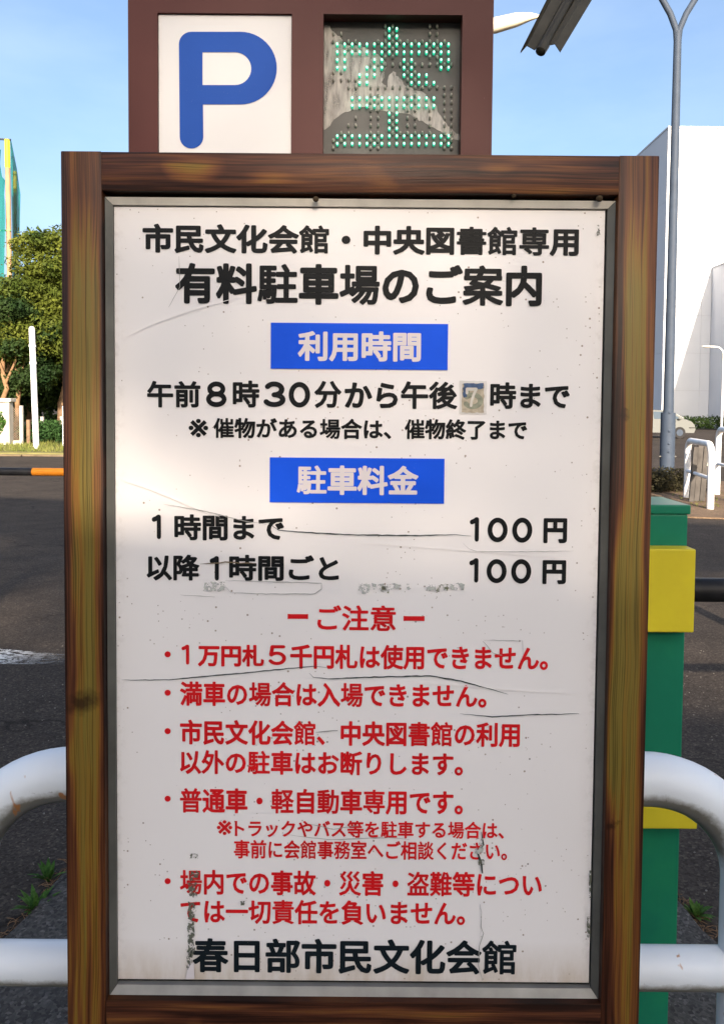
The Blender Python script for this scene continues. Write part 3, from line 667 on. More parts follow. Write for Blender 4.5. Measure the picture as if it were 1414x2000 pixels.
MB().box(yx2 - .40, yx2, YY, YG, P(1357, 1620, YY).z, P(1357, 1545, YY).z).build('yellow_box', YEL, gate, bevel=.003)
za = P(1390, 1152, 1.69).z
MB().tube([(gx1, 1.69, za), (gx1 + 1.2, 1.69, za), (gx1 + 3.0, 1.69, za)], 23.5 / F * 1.69, 24).build('arm', RUBBER, gate, True)

# ------------------------------------------------------------ orange and black boom on the left
YB = 4.6
boom = thing('boom_gate', (-4.2, YB, 0), 'grey gate machine with a horizontal orange and black striped boom across the left road', 'boom gate')
zB = P(62, 921.5, YB).z; rB = 7.8 / F * YB; xs = P(65, 921, YB).x
seg = .57; k = 0; x = xs - 4 * seg
while x < 1.2:
    MB().tube([(x, YB, zB), (x + seg, YB, zB)], rB, 18, True).build('boom_stripe', ORANGE if (k % 2 == 0) else BLACKF, boom, True)
    x += seg; k += 1
MB().box(-4.35, -4.0, YB - .02, YB + .28, .03, zB + .12).build('machine_body', GALV, boom, bevel=.01)
MB().tube([(-4.2, YB, zB), (xs - 4 * seg, YB, zB)], rB * .8, 14).build('boom_root', GALV, boom, True)

# ------------------------------------------------------------ right: street lamp with forked top
YLp = 18.0
lb = P(1307, 915, YLp); lamp = thing('street_lamp', (lb.x, YLp, 0), 'tall grey lamp post forking into two curved arms, in front of the white hall', 'street lamp')
xl = P(1312, 500, YLp).x
zf = P(1322, 62, YLp).z
MB().tube([(xl, YLp, 0), (xl, YLp, P(1310, 806, YLp).z)], .165, 20).build('sleeve', GALV, lamp, True)
MB().tube([(xl, YLp, 1.2), (xl, YLp, zf)], [.118, .085], 20).build('pole', GALV, lamp, True)
for s_ in (-1, 1):
    pp_ = [(xl, YLp, zf - .4), (xl + s_ * .04, YLp, zf + .05), (xl + s_ * .18, YLp, zf + .40), (xl + s_ * .45, YLp, zf + .85), (xl + s_ * .95, YLp, zf + 1.25), (xl + s_ * 1.6, YLp, zf + 1.45)]
    MB().tube(pp_, .07, 14).build('arm', GALV, lamp, True)
    MB().ell((xl + s_ * 2.0, YLp, zf + 1.47), (.45, .18, .09), 14, 8).build('lamp_head', CREAM, lamp, True)
for y_ in (806, 842, 866, 882):
    z_ = P(1310, y_, YLp).z; MB().ell((xl - .03, YLp - .165, z_), (.03, .02, .03), 8, 5).build('bolt', GALV, lamp, True)
MB().tube([(xl - .2, YLp - .02, .36), (xl + .2, YLp - .02, .36)], .02, 8).build('band', ALUD, lamp, True)

# street lamp hidden behind the cabinet: only the tip of its arm shows
YA = 12.0
sl = thing('street_lamp', (P(800, 500, YA).x, YA, 0), 'cream street lamp arm reaching out from behind the maroon cabinet', 'street lamp')
x_ = sl.location.x; tip = P(1050, 33, YA); mid_ = P(966, 50, YA)
MB().tube([(x_, YA, 0), (x_, YA, mid_.z - 1.2)], [.11, .07], 16).build('pole', CREAM, sl, True)
MB().tube([(x_, YA, mid_.z - 1.3), (x_ + .1, YA, mid_.z - .7), (x_ + .5, YA, mid_.z - .3), tuple(mid_ - Vector((.1, 0, .02)))], .06, 14).build('arm', CREAM, sl, True)
MB().tube([mid_ - Vector((.3, 0, .05)), mid_, (mid_ + tip) / 2 + Vector((0, 0, .02)), tip - Vector((.12, 0, 0)), tip + Vector((.03, 0, .01))], [.09, .115, .10, .06, .02], 14).build('lamp_head', CREAM, sl, True)

# ------------------------------------------------------------ old lamp reflector hanging in from the top
YR = 2.9
REFL = plain('dull_reflector', (.050, .046, .036), .5, .35, .25, 9, .15, grime=((.02, .02, .015), .7))
ra = thing('lamp_reflector', tuple(P(1300, -320, YR)), 'weathered dark metal reflector trough hanging in at the top edge', 'lamp fitting')
A, B = P(1060, 92, YR), P(1216, -190, YR + .35); ax_ = (B - A).normalized()
sd_ = Vector((ax_.z, 0, -ax_.x)).normalized()           # across, to the lower right
nrm = ax_.cross(sd_).normalized(); nrm = nrm if nrm.y < 0 else -nrm
prof = [(-.098, .012, .050), (-.094, -.002, .030), (-.060, -.006, .004), (-.020, -.010, .0), (-.012, .018, .0), (.012, .018, .0), (.020, -.010, .0), (.045, -.006, .004), (.075, -.002, .018), (.098, .006, .055)]
vs = []; L_ = (B - A).length
def cutoff(s): return -.048 * max(0, (abs(s) - .02) / .078) ** 1.6
for j, (s_, d_, _) in enumerate(prof):
    s_ *= .72; d_ *= .8
    u_ = s_ / .0706; nt2 = 0 if abs(u_) > .93 else (17 if abs(u_) > .25 else 8)
    a0 = P(1054 + 39 * u_, 103 - nt2 + random.uniform(-1, 1), YR) + nrm * d_
    vs += [a0, a0 + (B - A) * 1.1 + sd_ * s_ * .5]
vs2 = [v - nrm * .003 for v in vs]; n_ = len(prof)
fs = [(2 * i, 2 * i + 1, 2 * i + 3, 2 * i + 2) for i in range(n_ - 1)]
k_ = len(vs); fs += [(k_ + a_, k_ + b_, k_ + c_, k_ + d_) for a_, d_, c_, b_ in fs] + [(2 * i, 2 * i + 2, k_ + 2 * i + 2, k_ + 2 * i) for i in range(n_ - 1)] + [(0, 1, k_ + 1, k_), (2 * n_ - 2, 2 * n_ - 1, k_ + 2 * n_ - 1, k_ + 2 * n_ - 2)]
raw('reflector_shell', vs + vs2, fs, REFL, ra)
MB().tube([A - ax_ * .032, A - ax_ * .026, A + ax_ * .01, A + ax_ * .05, A + ax_ * .4], [.010, .019, .021, .016, .014], 16).build('lamp_holder', REFL, ra, True)
MB().tube([B + ax_ * -.2 + Vector((0, .03, 0)), B + Vector((.5, .3, .2)), Vector((2.6, 3.6, 4.0))], .02, 10).build('bracket', GALV, ra, True)
MB().tube([(2.6, 3.6, 0), (2.6, 3.6, 4.2)], .05, 14).build('pole', GALV, ra, True)

# ------------------------------------------------------------ white hall
HALL = N('white_cladding'); v_ = HALL.co()
HALL.p(col=HALL.ramp(HALL.noise(v_, .25, 4), [(.3, (.56, .58, .62)), (.7, (.62, .64, .68))]), rough=.6, spec=.3); HALL = HALL.m
HALLD = plain('joint_grey', (.42, .43, .46), .8)  # grey core behind the panel joints, also the wing coping
YW = 69.0
hx0 = P(1301, 400, YW).x; hx1 = 60.0; hz = P(1360, 247, YW).z; wx = P(1388, 600, YW).x; wz = P(1389, 525, YW).z
hall = thing('hall_building', ((hx0 + hx1) / 2, YW + 20, 0), 'huge windowless white hall with flat panelled walls, far right', 'building')
MB().box(hx0 + .05, hx1, YW + .08, YW + 45, 0, hz - .15).build('core_wall', HALLD, hall)
MB().box(hx0 - .05, hx1 + .1, YW - .05, YW + 45.1, hz - .15, hz).build('parapet', HALL, hall)
def wallpanels(o, ux, width, height, uz=Vector((0, 0, 1)), nrm=Vector((0, -1, 0)), pw=3.35, ph=3.35):
    nx, nz_ = int(math.ceil(width / pw)), int(math.ceil(height / ph)); gap = .018
    cache = {}
    for i in range(nx):
        for j in range(nz_):
            w_, h_ = min(pw, width - i * pw) - gap, min(ph, height - j * ph) - gap
            key = (round(w_, 3), round(h_, 3))
            if key not in cache:
                m = MB(); a_ = Vector((0, 0, 0)); e = [a_, ux * w_, ux * w_ + uz * h_, uz * h_]
                m.prism([p for p in e], nrm * 0, -nrm * .07); me = bpy.data.meshes.new('wall_panel')
                bm = bmesh.new(); 
                vv = [bm.verts.new(v) for v in m.v]
                for f in m.f: bm.faces.new([vv[q_] for q_ in f])
                bmesh.ops.recalc_face_normals(bm, faces=bm.faces); bm.to_mesh(me); bm.free(); me.materials.append(HALL); cache[key] = me
            ob = bpy.data.objects.new('wall_panel', cache[key]); C.objects.link(ob); ob.parent = hall
            ob.location = o + ux * (i * pw) + uz * (j * ph) - Vector(hall.location) + nrm * random.uniform(0, .012)
wallpanels(Vector((hx0, YW, .0)), Vector((1, 0, 0)), wx - hx0, hz - .15)
wallpanels(Vector((hx0, YW + 33.5, .0)), Vector((0, -1, 0)), 33.5 - .1, hz - .15, nrm=Vector((-1, 0, 0)), pw=6.7, ph=6.7)
MB().box(wx, hx1, YW - 30, YW + .02, 0, wz).build('wing_wall', HALL, hall)
MB().box(wx - .06, hx1, YW - 30.1, YW + .01, wz, wz + .12).build('wing_coping', HALLD, hall)
MB().box(wx + .3, hx1, YW - .03, YW + .06, wz + .12, hz - .15).build('upper_wall', HALL, hall)

# hedge along the hall
def leafcloud(name, blobs, n, size, mat, parent=None, seed=1, flat=.4, shell=.45):
    rg = np.random.default_rng(seed); B_ = np.array(blobs, float); vol = (B_[:, 3] * B_[:, 4] * B_[:, 5]) ** .67
    pick = rg.choice(len(B_), n, p=vol / vol.sum()); d = rg.normal(size=(n, 3)); d /= np.linalg.norm(d, axis=1)[:, None]
    rr = shell + (1 - shell) * rg.random(n) ** .5; rr *= 1 + .10 * rg.normal(size=n)
    c = B_[pick, :3] + d * rr[:, None] * B_[pick, 3:6]
    nn = d * .8 + rg.normal(size=(n, 3)) * .7 + np.array([0, 0, flat]); nn /= np.linalg.norm(nn, axis=1)[:, None]
    u = np.cross(nn, rg.normal(size=(n, 3))); u /= np.linalg.norm(u, axis=1)[:, None]; v = np.cross(nn, u)
    s = size * (.6 + .8 * rg.random(n))[:, None]; bend = nn * s * .25
    q = np.stack([c - u * s, c - v * s * .45 - bend * .2, c + u * s, c + v * s * .45 - bend * .2], 1).reshape(-1, 3)
    keep = q[:, 2].reshape(-1, 4).min(1) > .02; q = q.reshape(-1, 4, 3)[keep].reshape(-1, 3); m = len(q) // 4
    me = bpy.data.meshes.new(name); me.vertices.add(m * 4); me.vertices.foreach_set('co', q.ravel())
    me.loops.add(m * 4); me.loops.foreach_set('vertex_index', np.arange(m * 4)); me.polygons.add(m); me.polygons.foreach_set('loop_start', np.arange(m) * 4)
    me.polygons.foreach_set('loop_total', np.full(m, 4)); me.update(calc_edges=True)
    return link(name, me, mat, parent)
def trunk(name, parent, base, top, r0, r1, limbs=(), mat=BARK, seed=0):
    rnd = random.Random(seed); m = MB(); base = Vector(base); top = Vector(top); n = 7
    pts_ = [base.lerp(top, i / n) + Vector((rnd.uniform(-.12, .12), rnd.uniform(-.12, .12), 0)) * (i > 0) for i in range(n + 1)]
    m.tube(pts_, [r0 + (r1 - r0) * (i / n) ** .7 for i in range(n + 1)], 10)
    for (fx, tgt) in limbs:
        a_ = base.lerp(top, fx); t_ = Vector(tgt); mid = a_.lerp(t_, .5) + Vector((rnd.uniform(-.3, .3), rnd.uniform(-.3, .3), .2))
        m.tube([a_, mid, t_], [r0 * .45, r0 * .3, r0 * .1], 7)
    return m.build(name, mat, parent, True, angle=60)
hx = [P(x, 830, 63).x for x in (1300, 1560)]
blobs = [(hx[0] - 3 + i * 1.1, 62.5 + random.uniform(-.3, .3), .55, .8, .9, .55 + random.uniform(-.05, .12)) for i in range(18)]
hedge = thing('hedge', (hx[0] + 6, 62.5, 0), 'low clipped dark green hedge along the foot of the white hall', 'hedge')
leafcloud('foliage', blobs, 16000, .09, LEAFD, hedge, 5)

# small cream lamp in front of the hall
YS = 50.0
ps = P(1408, 842, YS); sp = thing('street_lamp', (ps.x, YS, 0), 'slim cream lamp post with one curved arm against the shaded hall wall', 'street lamp')
zs = P(1400, 676, YS).z
MB().tube([(ps.x, YS, 0), (ps.x, YS, zs - .6)], [.075, .06], 12).build('pole', PIPE2, sp, True)
xa = P(1376, 674, YS).x
MB().tube([(ps.x, YS, zs - .65)] + [Vector((ps.x - .5 + .5 * math.cos(t), YS, zs - .6 + .55 * math.sin(t))) for t in [i * math.pi / 16 for i in range(9)]] + [(xa + .25, YS, zs - .03)], .05, 12).build('arm', PIPE2, sp, True)
MB().ell((xa + .1, YS, zs - .03), (.28, .12, .08), 12, 8).build('lamp_head', CREAM, sp, True)

# ------------------------------------------------------------ parked car
CARP = N('silver_green_paint'); CARP.p(col=(.115, .122, .120), rough=.5, metal=.0, coat=.0, spec=.12); CARP = CARP.m
CGL = N('car_glass'); CGL.p(col=(.03, .05, .07), rough=.06, spec=.8); CGL = CGL.m
YCa = 41.0
cxr = P(1358, 830, YCa).x; car = thing('parked_car', (cxr - 2.1, YCa + .85, 0), 'pale silver green saloon car parked on the road behind the lamp post', 'car')
def cp(u, z): return (cxr - 4.3 + u, z)
prof_ = [(.05, .32), (.0, .62), (.10, .92), (.55, 1.0), (1.0, 1.02), (1.25, 1.40), (2.0, 1.50), (2.95, 1.46), (3.72, 1.02), (4.08, .90), (4.24, .74), (4.3, .50), (4.22, .30)]
m = MB(); rows = []
W = .84
for (yo, ins, up) in ((-W, 0, 0),): pass
ring = []
for yy_, sh in ((-W, .0), (-W + .10, .06), (0, .07), (W - .10, .06), (W, .0)):
    for (u, z) in prof_:
        tz = z + (sh * .5 if z > .5 else 0); tumble = 1 - max(0, z - .98) * .42
        ring.append((cp(u, z)[0], YCa + .85 + yy_ * tumble, tz))
n_ = len(prof_); fs = []
for r_ in range(4):
    for i in range(n_ - 1):
        a_ = r_ * n_ + i; fs.append((a_, a_ + 1, a_ + n_ + 1, a_ + n_))
m.add(ring, fs + [tuple(range(n_)), tuple(range(4 * n_, 5 * n_))[::-1]]); m.build('body', CARP, car, True, angle=25)
def carwin(name, poly, off=.012):
    pts_ = []
    for (u, z) in poly:
        tumble = 1 - max(0, z - .98) * .42; pts_.append(Vector((cp(u, z)[0], YCa + .85 - W * tumble - off, z)))
    mm = MB(); mm.prism(pts_, (0, 0, 0), (0, .02, 0)); return mm.build(name, CGL, car)
carwin('window', [(1.15, 1.04), (1.52, 1.34), (2.02, 1.39), (2.02, 1.04)]); carwin('window', [(2.08, 1.04), (2.08, 1.43), (2.90, 1.41), (3.55, 1.04)])
ws = MB(); ws.prism([(cp(3.03, 0)[0], YCa + .25, 1.44), (cp(3.70, 0)[0], YCa + .12, 1.07), (cp(3.70, 0)[0], YCa + 1.58, 1.07), (cp(3.03, 0)[0], YCa + 1.45, 1.44)], (0, 0, 0), (.03, 0, .03)); ws.build('windscreen', CGL, car)
for u in (.85, 3.45):
    for yy_ in (YCa - .01, YCa + 1.53):
        wh = MB().tube([(cp(u, 0)[0], yy_, .31), (cp(u, 0)[0], yy_ + .18, .31)], .31, 20).build('wheel', RUBBER, car, True)
        rm = MB().tube([(cp(u, 0)[0], yy_ - .012, .31), (cp(u, 0)[0], yy_ + .01, .31)], .18, 16).build('rim', GALV, wh, True); rm.matrix_parent_inverse = Matrix.Identity(4)
MB().ell((cp(4.12, 0)[0], YCa + .12, .68), (.14, .10, .08), 12, 8).build('headlight', PWHITE, car, True)
MB().box(cp(3.95, 0)[0], cp(4.26, 0)[0], YCa - .012, YCa + .03, .56, .60).build('side_trim', BLACKF, car)
MB().ell((cp(3.4, 0)[0], YCa - .10, 1.06), (.10, .07, .06), 10, 6).build('mirror', CARP, car, True)

# ------------------------------------------------------------ white guard hoops and boards (right)
def hoop(p1, p2, h, r, label, bar=.48, name='guard_hoop'):
    p1, p2 = Vector(p1), Vector(p2); t = thing(name, ((p1 + p2) / 2).to_tuple(), label, 'barrier', 'white guard hoops beside the road')
    d = (p2 - p1); L = d.length; e = d / L; rr = .19
    pts_ = [p1, p1 + Vector((0, 0, h * .5)), p1 + Vector((0, 0, h - rr))]
    pts_ += [p1 + e * (rr - rr * math.cos(a_)) + Vector((0, 0, h - rr + rr * math.sin(a_))) for a_ in [math.pi / 2 * i / 8 for i in range(1, 9)]]
    pts_ += [p2 - e * (rr - rr * math.cos(a_)) + Vector((0, 0, h - rr + rr * math.sin(a_))) for a_ in [math.pi / 2 * i / 8 for i in range(8, 0, -1)]]
    pts_ += [p2 + Vector((0, 0, h - rr)), p2 + Vector((0, 0, h * .5)), p2]
    MB().tube(pts_, r, 16).build('hoop', PIPE2, t, True, angle=60)
    MB().tube([p1 + Vector((0, 0, h * bar)), p2 + Vector((0, 0, h * bar))], r * .62, 12).build('crossbar', PIPE2, t, True)
    return t
a1, a2 = GR(1386, 997), GR(1340, 974)
hoop(a1, a2, (a1 - Vector((0, 0, 0))).z + (P(1384, 868, a1.y).z), .048, 'near white guard hoop standing in front of the stacked grey boards')
b1, b2 = GR(1399, 968), GR(1440, 985)
hoop(b1, b2, P(1400, 838, b1.y).z, .048, 'white guard hoop cut off by the right edge of the picture')
brd = thing('board_stack', ((a1 + a2) / 2 + Vector((.25, .35, 0))), 'tall grey wooden boards leaning behind the near guard hoop', 'boards')
PLK = plain('grey_plank', (.065, .06, .056), .85, 0, .25, 6, .2)
for i, (x, yb_, yt_, w_) in enumerate(((1353, 961, 873, 8), (1363, 965, 868, 9), (1374, 968, 872, 9))):
    y_ = 11.75 + i * .05; p0, p1 = P(x - w_ * .55 - 3, yb_, y_), P(x + w_ * .55 - 3, yb_, y_); t0, t1 = P(x - w_ * .55 + 6, yt_, y_ + .3), P(x + w_ * .55 + 6, yt_, y_ + .3)
    mm = MB(); zz = Vector((0, 0, 0)); mm.prism([Vector((p0.x, y_, .03)), Vector((p1.x, y_, .03)), t1, t0], (0, 0, 0), (0, .035, 0)); mm.build('plank', PLK, brd)
yb2 = 11.3
sgn = MB(); sgn.prism([P(1380, 909, yb2), P(1392, 917, yb2), P(1404, 888, yb2 + .1), P(1386, 880, yb2 + .1)], (0, 0, 0), (0, .02, 0))
tag(sgn.build('placard', CREAM), 'small blank cream placard propped between the two guard hoops', 'placard')

# low dark planting in front of the lamp post
blobs = [(GR(x, 955).x + random.uniform(-.1, .1), 13.6 + random.uniform(-.25, .25), .16, .35, .4, .24 + random.uniform(-.03, .05)) for x in range(1130, 1342, 22)]
pl_ = thing('low_shrub', (4.9, 13.6, 0), 'low dark scrubby planting at the foot of the grey lamp post', 'shrub')
leafcloud('foliage', blobs, 9000, .03, leaf_mat('withered_leaf', (.022, .02, .011), (.05, .045, .022), 3), pl_, 8)
def tuft(root, c, n, h, sp, mat, seed, wd=.006, name='leaf_blade', join=False):
    rnd = random.Random(seed); M = MB()
    for i in range(n):
        a_ = rnd.uniform(0, 2 * math.pi); L_ = h * rnd.uniform(.6, 1.1); out_ = Vector((math.cos(a_), math.sin(a_), 0)); sd = Vector((-out_.y, out_.x, 0)); lean = rnd.uniform(.3, 1.0) * sp
        m_ = M if join else MB(); prev = None; vs_ = []; fs_ = []
        for k in range(5):
            t_ = k / 4; p_ = Vector(c) + out_ * (lean * t_ ** 1.3 + .004) + Vector((0, 0, L_ * (t_ - .28 * t_ * t_ * (lean / sp) * 1.5)))
            w_ = wd * math.sin(math.pi * (.12 + .86 * t_)) * rnd.uniform(.9, 1.1); vs_ += [p_ - sd * w_, p_ + Vector((0, 0, -.15 * w_)), p_ + sd * w_]
            if k: b_ = 3 * (k - 1); fs_ += [(b_, b_ + 1, b_ + 4, b_ + 3), (b_ + 1, b_ + 2, b_ + 5, b_ + 4)]
        m_.add(vs_, fs_)
        if not join: m_.build(name, mat, root)
    return M
for i, (x, y, h, lb_) in enumerate(((95, 1722, .085, 'upper bright green weed tuft in the crack left of the board'), (70, 1782, .075, 'lower bright green weed tuft beside the pad edge at left'), (1358, 1790, .065, 'faint green weed tuft right of the green gate column'))):
    g_ = GR(x, y, .0); wd_ = thing('weed', g_.to_tuple(), lb_, 'weed', 'weeds in the pavement joint')
    tuft(wd_, g_, 15 + 3 * i, h * (.8, 1, .7)[i], (.055, .07, .05)[i], WEED, 30 + i, .008)
for i, (x, y) in enumerate(((1275, 978), (1292, 982), (1310, 975), (1330, 985), (1300, 968), (1352, 990), (1370, 985))):
    pass
M = MB(); rnd = random.Random(4)
for i in range(160):
    g_ = GR(rnd.uniform(1240, 1414), rnd.uniform(962, 996)); M2 = tuft(None, g_, 5, rnd.uniform(.03, .09), .04, GRASS, i, .004, join=True); M.add(M2.v, M2.f)
tag(M.build('scrub_grass', GRASS), 'sparse dry grass sprouting from the bare soil strip', 'grass', kind='stuff')
# dead twigs and dirt along the pad edge
M = MB(); rnd = random.Random(9)
for i in range(170):
    s_ = rnd.choice([0, 1]); t_ = rnd.random(); E_ = [(0, 1846), (55, 1793), (95, 1742), (138, 1695)] if s_ == 0 else [(1290, 1728), (1335, 1772), (1372, 1820), (1414, 1856)]
    k = min(2, int(t_ * 3)); f_ = t_ * 3 - k; x = E_[k][0] + (E_[k + 1][0] - E_[k][0]) * f_ + rnd.gauss(0, 7); y = E_[k][1] + (E_[k + 1][1] - E_[k][1]) * f_ + rnd.gauss(0, 6) - 4
    g_ = GR(x, y, .004); a_ = rnd.uniform(0, 6.28); L_ = rnd.uniform(.01, .045); d_ = Vector((math.cos(a_), math.sin(a_), rnd.uniform(0, .25))) * L_
    M.tube([g_, g_ + d_ * .5 + Vector((0, 0, .004)), g_ + d_], .0012, 4)
tag(M.build('plant_litter', plain('dry_litter', (.16, .10, .06), .9, 0, .4, 60)), 'dry twigs and litter gathered along the pad edge', 'litter', kind='stuff')
M = MB()
for i in range(1500):
    x, y = rnd.uniform(-1.9, 2.6), rnd.uniform(1.3, 4.5); g_ = Vector((x, y, .001)); s_ = rnd.uniform(.0015, .0045); M.ell(g_, (s_, s_ * rnd.uniform(.6, 1.2), s_ * .7), 5, 3)
tag(M.build('loose_grit', plain('grit', (.15, .14, .13), .9, 0, .5, 80)), 'loose grit scattered over the asphalt', 'grit', kind='stuff')

# ------------------------------------------------------------ left background
# white marker pole on the verge
yp_ = 24.5; pb, ptp = P(72, 880, yp_), P(63, 642, yp_)
wp = thing('marker_pole', (pb.x, yp_, .06), 'thin white leaning pole standing on the grass verge', 'pole')
MB().tube([(pb.x, yp_, .05), ptp], 5.6 / F * yp_, 14).build('pole', PIPE2, wp, True)
for t_ in (.72, .86): 
    q_ = pb.lerp(ptp, t_); MB().tube([q_ - Vector((0, 0, .04)), q_ + Vector((0, 0, .04))], 6.6 / F * yp_, 14).build('band', PIPE2, wp, True)
MB().ell(ptp, (.09, .09, .08), 12, 6).build('pole_cap', PIPE2, wp, True)
yp2 = 25.0; q0 = P(126, 870, yp2); q1 = P(124, 795, yp2)
wp2 = thing('short_post', (q0.x, yp2, .06), 'short pale post on the verge against the notice board edge', 'post'); MB().tube([(q0.x, yp2, .05), (q0.x, yp2, q1.z)], .05, 10).build('pole', PIPE2, wp2, True); MB().ell((q0.x, yp2, q1.z), (.055, .055, .04), 10, 6).build('pole_cap', PIPE2, wp2, True)
# gate pier
yq = 27.0; g0, g1 = P(-70, 875, yq), P(20, 875, yq); gt = P(10, 785, yq).z
pier = thing('gate_wall', ((g0.x + g1.x) / 2, yq, .06), 'pale plastered garden wall end with a grey coping under the trees', 'wall')
WALLP = plain('stained_plaster', (.55, .52, .48), .85, 0, .1, 1.2, .1, grime=((.25, .22, .18), .6))
MB().box(g0.x, g1.x - .15, yq, yq + .3, .02, gt).build('plaster_wall', WALLP, pier, bevel=.02)
MB().box(g1.x - .148, g1.x, yq - .02, yq + .32, .02, gt).build('pier', CONC, pier, bevel=.02)
MB().box(g0.x, g1.x + .08, yq - .09, yq + .39, gt, gt + .13).build('coping', CONC, pier, bevel=.02)
ivy = tag(leafcloud('ivy', [(P(0, 825, yq).x, yq - .05, P(0, 825, yq).z, .22, .06, .38)], 420, .06, WEED, None, 12), 'patch of green ivy climbing the pale garden wall', 'ivy')
# chain link fence with concrete posts
yfn = 27.3; fn = thing('chain_link_fence', (P(33, 870, yfn).x, yfn, .06), 'rusty chain link fence panel between concrete posts beside the garden wall', 'fence')
fz = P(30, 795, yfn).z; fx = [P(21, 870, yfn).x, P(43.5, 870, yfn).x, P(84, 870, yfn + 1.2).x, P(122, 870, yfn + 2.4).x]
for i, x in enumerate(fx[1:]): MB().box(x - .055, x + .055, yfn + i * 1.2 - .055, yfn + i * 1.2 + .055, .02, fz + (.05 if i == 0 else -.35)).build('fence_post', CONC, fn, bevel=.01)
MB().box(fx[1] + .12, fx[1] + .24, yfn + .1, yfn + .22, .02, fz - .45).build('fence_post', BARK, fn, bevel=.01)
wr = MB(); W_ = fx[1] - fx[0]; H_ = fz - .15; d_ = .085
nn_ = int((W_ + H_) / d_)
for i in range(nn_):
    s0 = i * d_
    for sg in (0, 1):
        a_ = max(0, s0 - H_); b_ = min(s0, W_)
        if b_ <= a_: continue
        z_a, z_b = s0 - a_, s0 - b_
        xa_, xb_ = (fx[0] + a_, fx[0] + b_) if sg == 0 else (fx[1] - a_, fx[1] - b_)
        wr.tube([(xa_, yfn + .01 * sg, .12 + z_a), (xb_, yfn + .01 * sg, .12 + z_b)], .006, 4, False)
wr.build('wire_mesh', plain('rusty_wire', (.30, .24, .18), .6, .3, .2, 5), fn)['kind'] = 'stuff'
MB().box(fx[0], fx[1], yfn - .04, yfn + .06, .02, .2).build('fence_footing', CONC, fn, bevel=.01)
# verge grass
rg = np.random.default_rng(3); M = MB(); nG = 9000
vs_, fs_ = [], []
for i in range(nG):
    x = rg.uniform(-19, -6); y = 22.9 + rg.random() ** 1.3 * 7; h = rg.uniform(.05, .20); a_ = rg.uniform(0, 3.14); w_ = .012; k = len(vs_)
    vs_ += [(x - w_ * math.cos(a_), y - w_ * math.sin(a_), .06), (x + w_ * math.cos(a_), y + w_ * math.sin(a_), .06), (x + rg.normal() * .05, y + rg.normal() * .05, .06 + h)]; fs_.append((k, k + 1, k + 2))
tag(raw('verge_grass', vs_, fs_, GRASS), 'short sunlit grass on the verge across the road', 'grass', kind='stuff')

def crown_blobs(c, r, n, seed, br=(.9, 1.6)):
    rnd = random.Random(seed); out = []
    while len(out) < n:
        d = Vector((rnd.gauss(0, 1), rnd.gauss(0, 1), rnd.gauss(0, 1))).normalized(); q_ = rnd.uniform(.35, 1.0)
        p_ = Vector((c[0] + d.x * r[0] * q_, c[1] + d.y * r[1] * q_, c[2] + d.z * r[2] * q_)); s_ = rnd.uniform(*br)
        if p_.z - s_ * .6 < .5: continue
        out.append((p_.x, p_.y, p_.z, s_, s_, s_ * .62))
    return out
def tree(label, base, c, r, nb, n, size, mat, seed, br=(.9, 1.6), r0=.22, group='trees beyond the road'):
    t = thing('broadleaf_tree', base, label, 'tree', group); bl = crown_blobs(c, r, nb, seed, br)
    leafcloud('crown', bl, n, size, mat, t, seed)
    trunk('trunk', t, base, (c[0], c[1], c[2]), r0, r0 * .35, [(.45 + .4 * (i / 8), bl[i * 3][:3]) for i in range(8)], seed=seed)
    return t
t1 = P(120, 640, 31); 
tree('large sunlit tree with a tall rounded crown behind the marker pole', (P(118, 840, 31).x, 31, .05), (P(135, 580, 31).x, 31, 5.2), (2.5, 2.6, 3.3), 95, 70000, .085, LEAF, 21, (.55, 1.05))
tree('lower bushy tree at the left edge below the green netting', (P(8, 840, 29.5).x, 29.5, .05), (P(20, 660, 29.5).x, 29.5, 3.9), (2.3, 2.0, 2.1), 46, 36000, .08, LEAFD, 22, (.5, .95), .2)
tree('tree hidden mostly behind the board with a spindly top', (P(230, 840, 33).x, 33, .05), (P(225, 560, 33).x, 33, 6.0), (2.4, 2.4, 3.4), 30, 18000, .09, LEAF, 23, (.6, 1.1))
tree('dark bushy tree filling the gap behind the chain link fence', (P(60, 840, 36).x, 36, .05), (P(60, 720, 36).x, 36, 3.0), (5.2, 1.6, 2.6), 55, 34000, .11, LEAFD, 24, (.7, 1.2), .2)
for i, (px_, lb_) in enumerate(((8, 'pale trunked young tree just behind the garden wall'), (33, 'pale trunked young tree behind the chain link fence'))):
    b_ = P(px_, 850, 28.6 + i * .4); tt = thing('young_tree', (b_.x, b_.y, .05), lb_, 'tree'); trunk('trunk', tt, (b_.x, b_.y, .05), (b_.x + .1, b_.y, 3.6), .12, .07, [(.6, (b_.x + .5, b_.y, 3.6)), (.7, (b_.x - .5, b_.y, 3.8))], plain('pale_bark', (.20, .12, .065), .9, 0, .25, 4, .4), 40 + i)
    leafcloud('crown', [(b_.x + random.uniform(-.6, .6), b_.y + random.uniform(-.3, .5), 3.9 + random.uniform(-.5, .8), .7, .6, .45) for _ in range(7)], 3500, .075, LEAF, tt, 50 + i)
bs = thing('low_bush', (P(95, 860, 28).x, 28.0, .05), 'low feathery green bush at the foot of the trees', 'bush')
leafcloud('foliage', [(P(x, 850, 28).x, 28 + random.uniform(-.2, .5), .35 + random.uniform(0, .3), .45, .4, .35) for x in range(58, 160, 9)], 7000, .055, leaf_mat('bush_leaf', (.018, .055, .018), (.045, .10, .028)), bs, 61)
far = leafcloud('far_woodland', [(-60 + i * 3.2 + random.uniform(-1, 1), 46 + random.uniform(-2, 3), 2.6 + random.uniform(0, 2.2), 2.8, 2.2, 3.0) for i in range(24)], 42000, .27, LEAFD, None, 71)
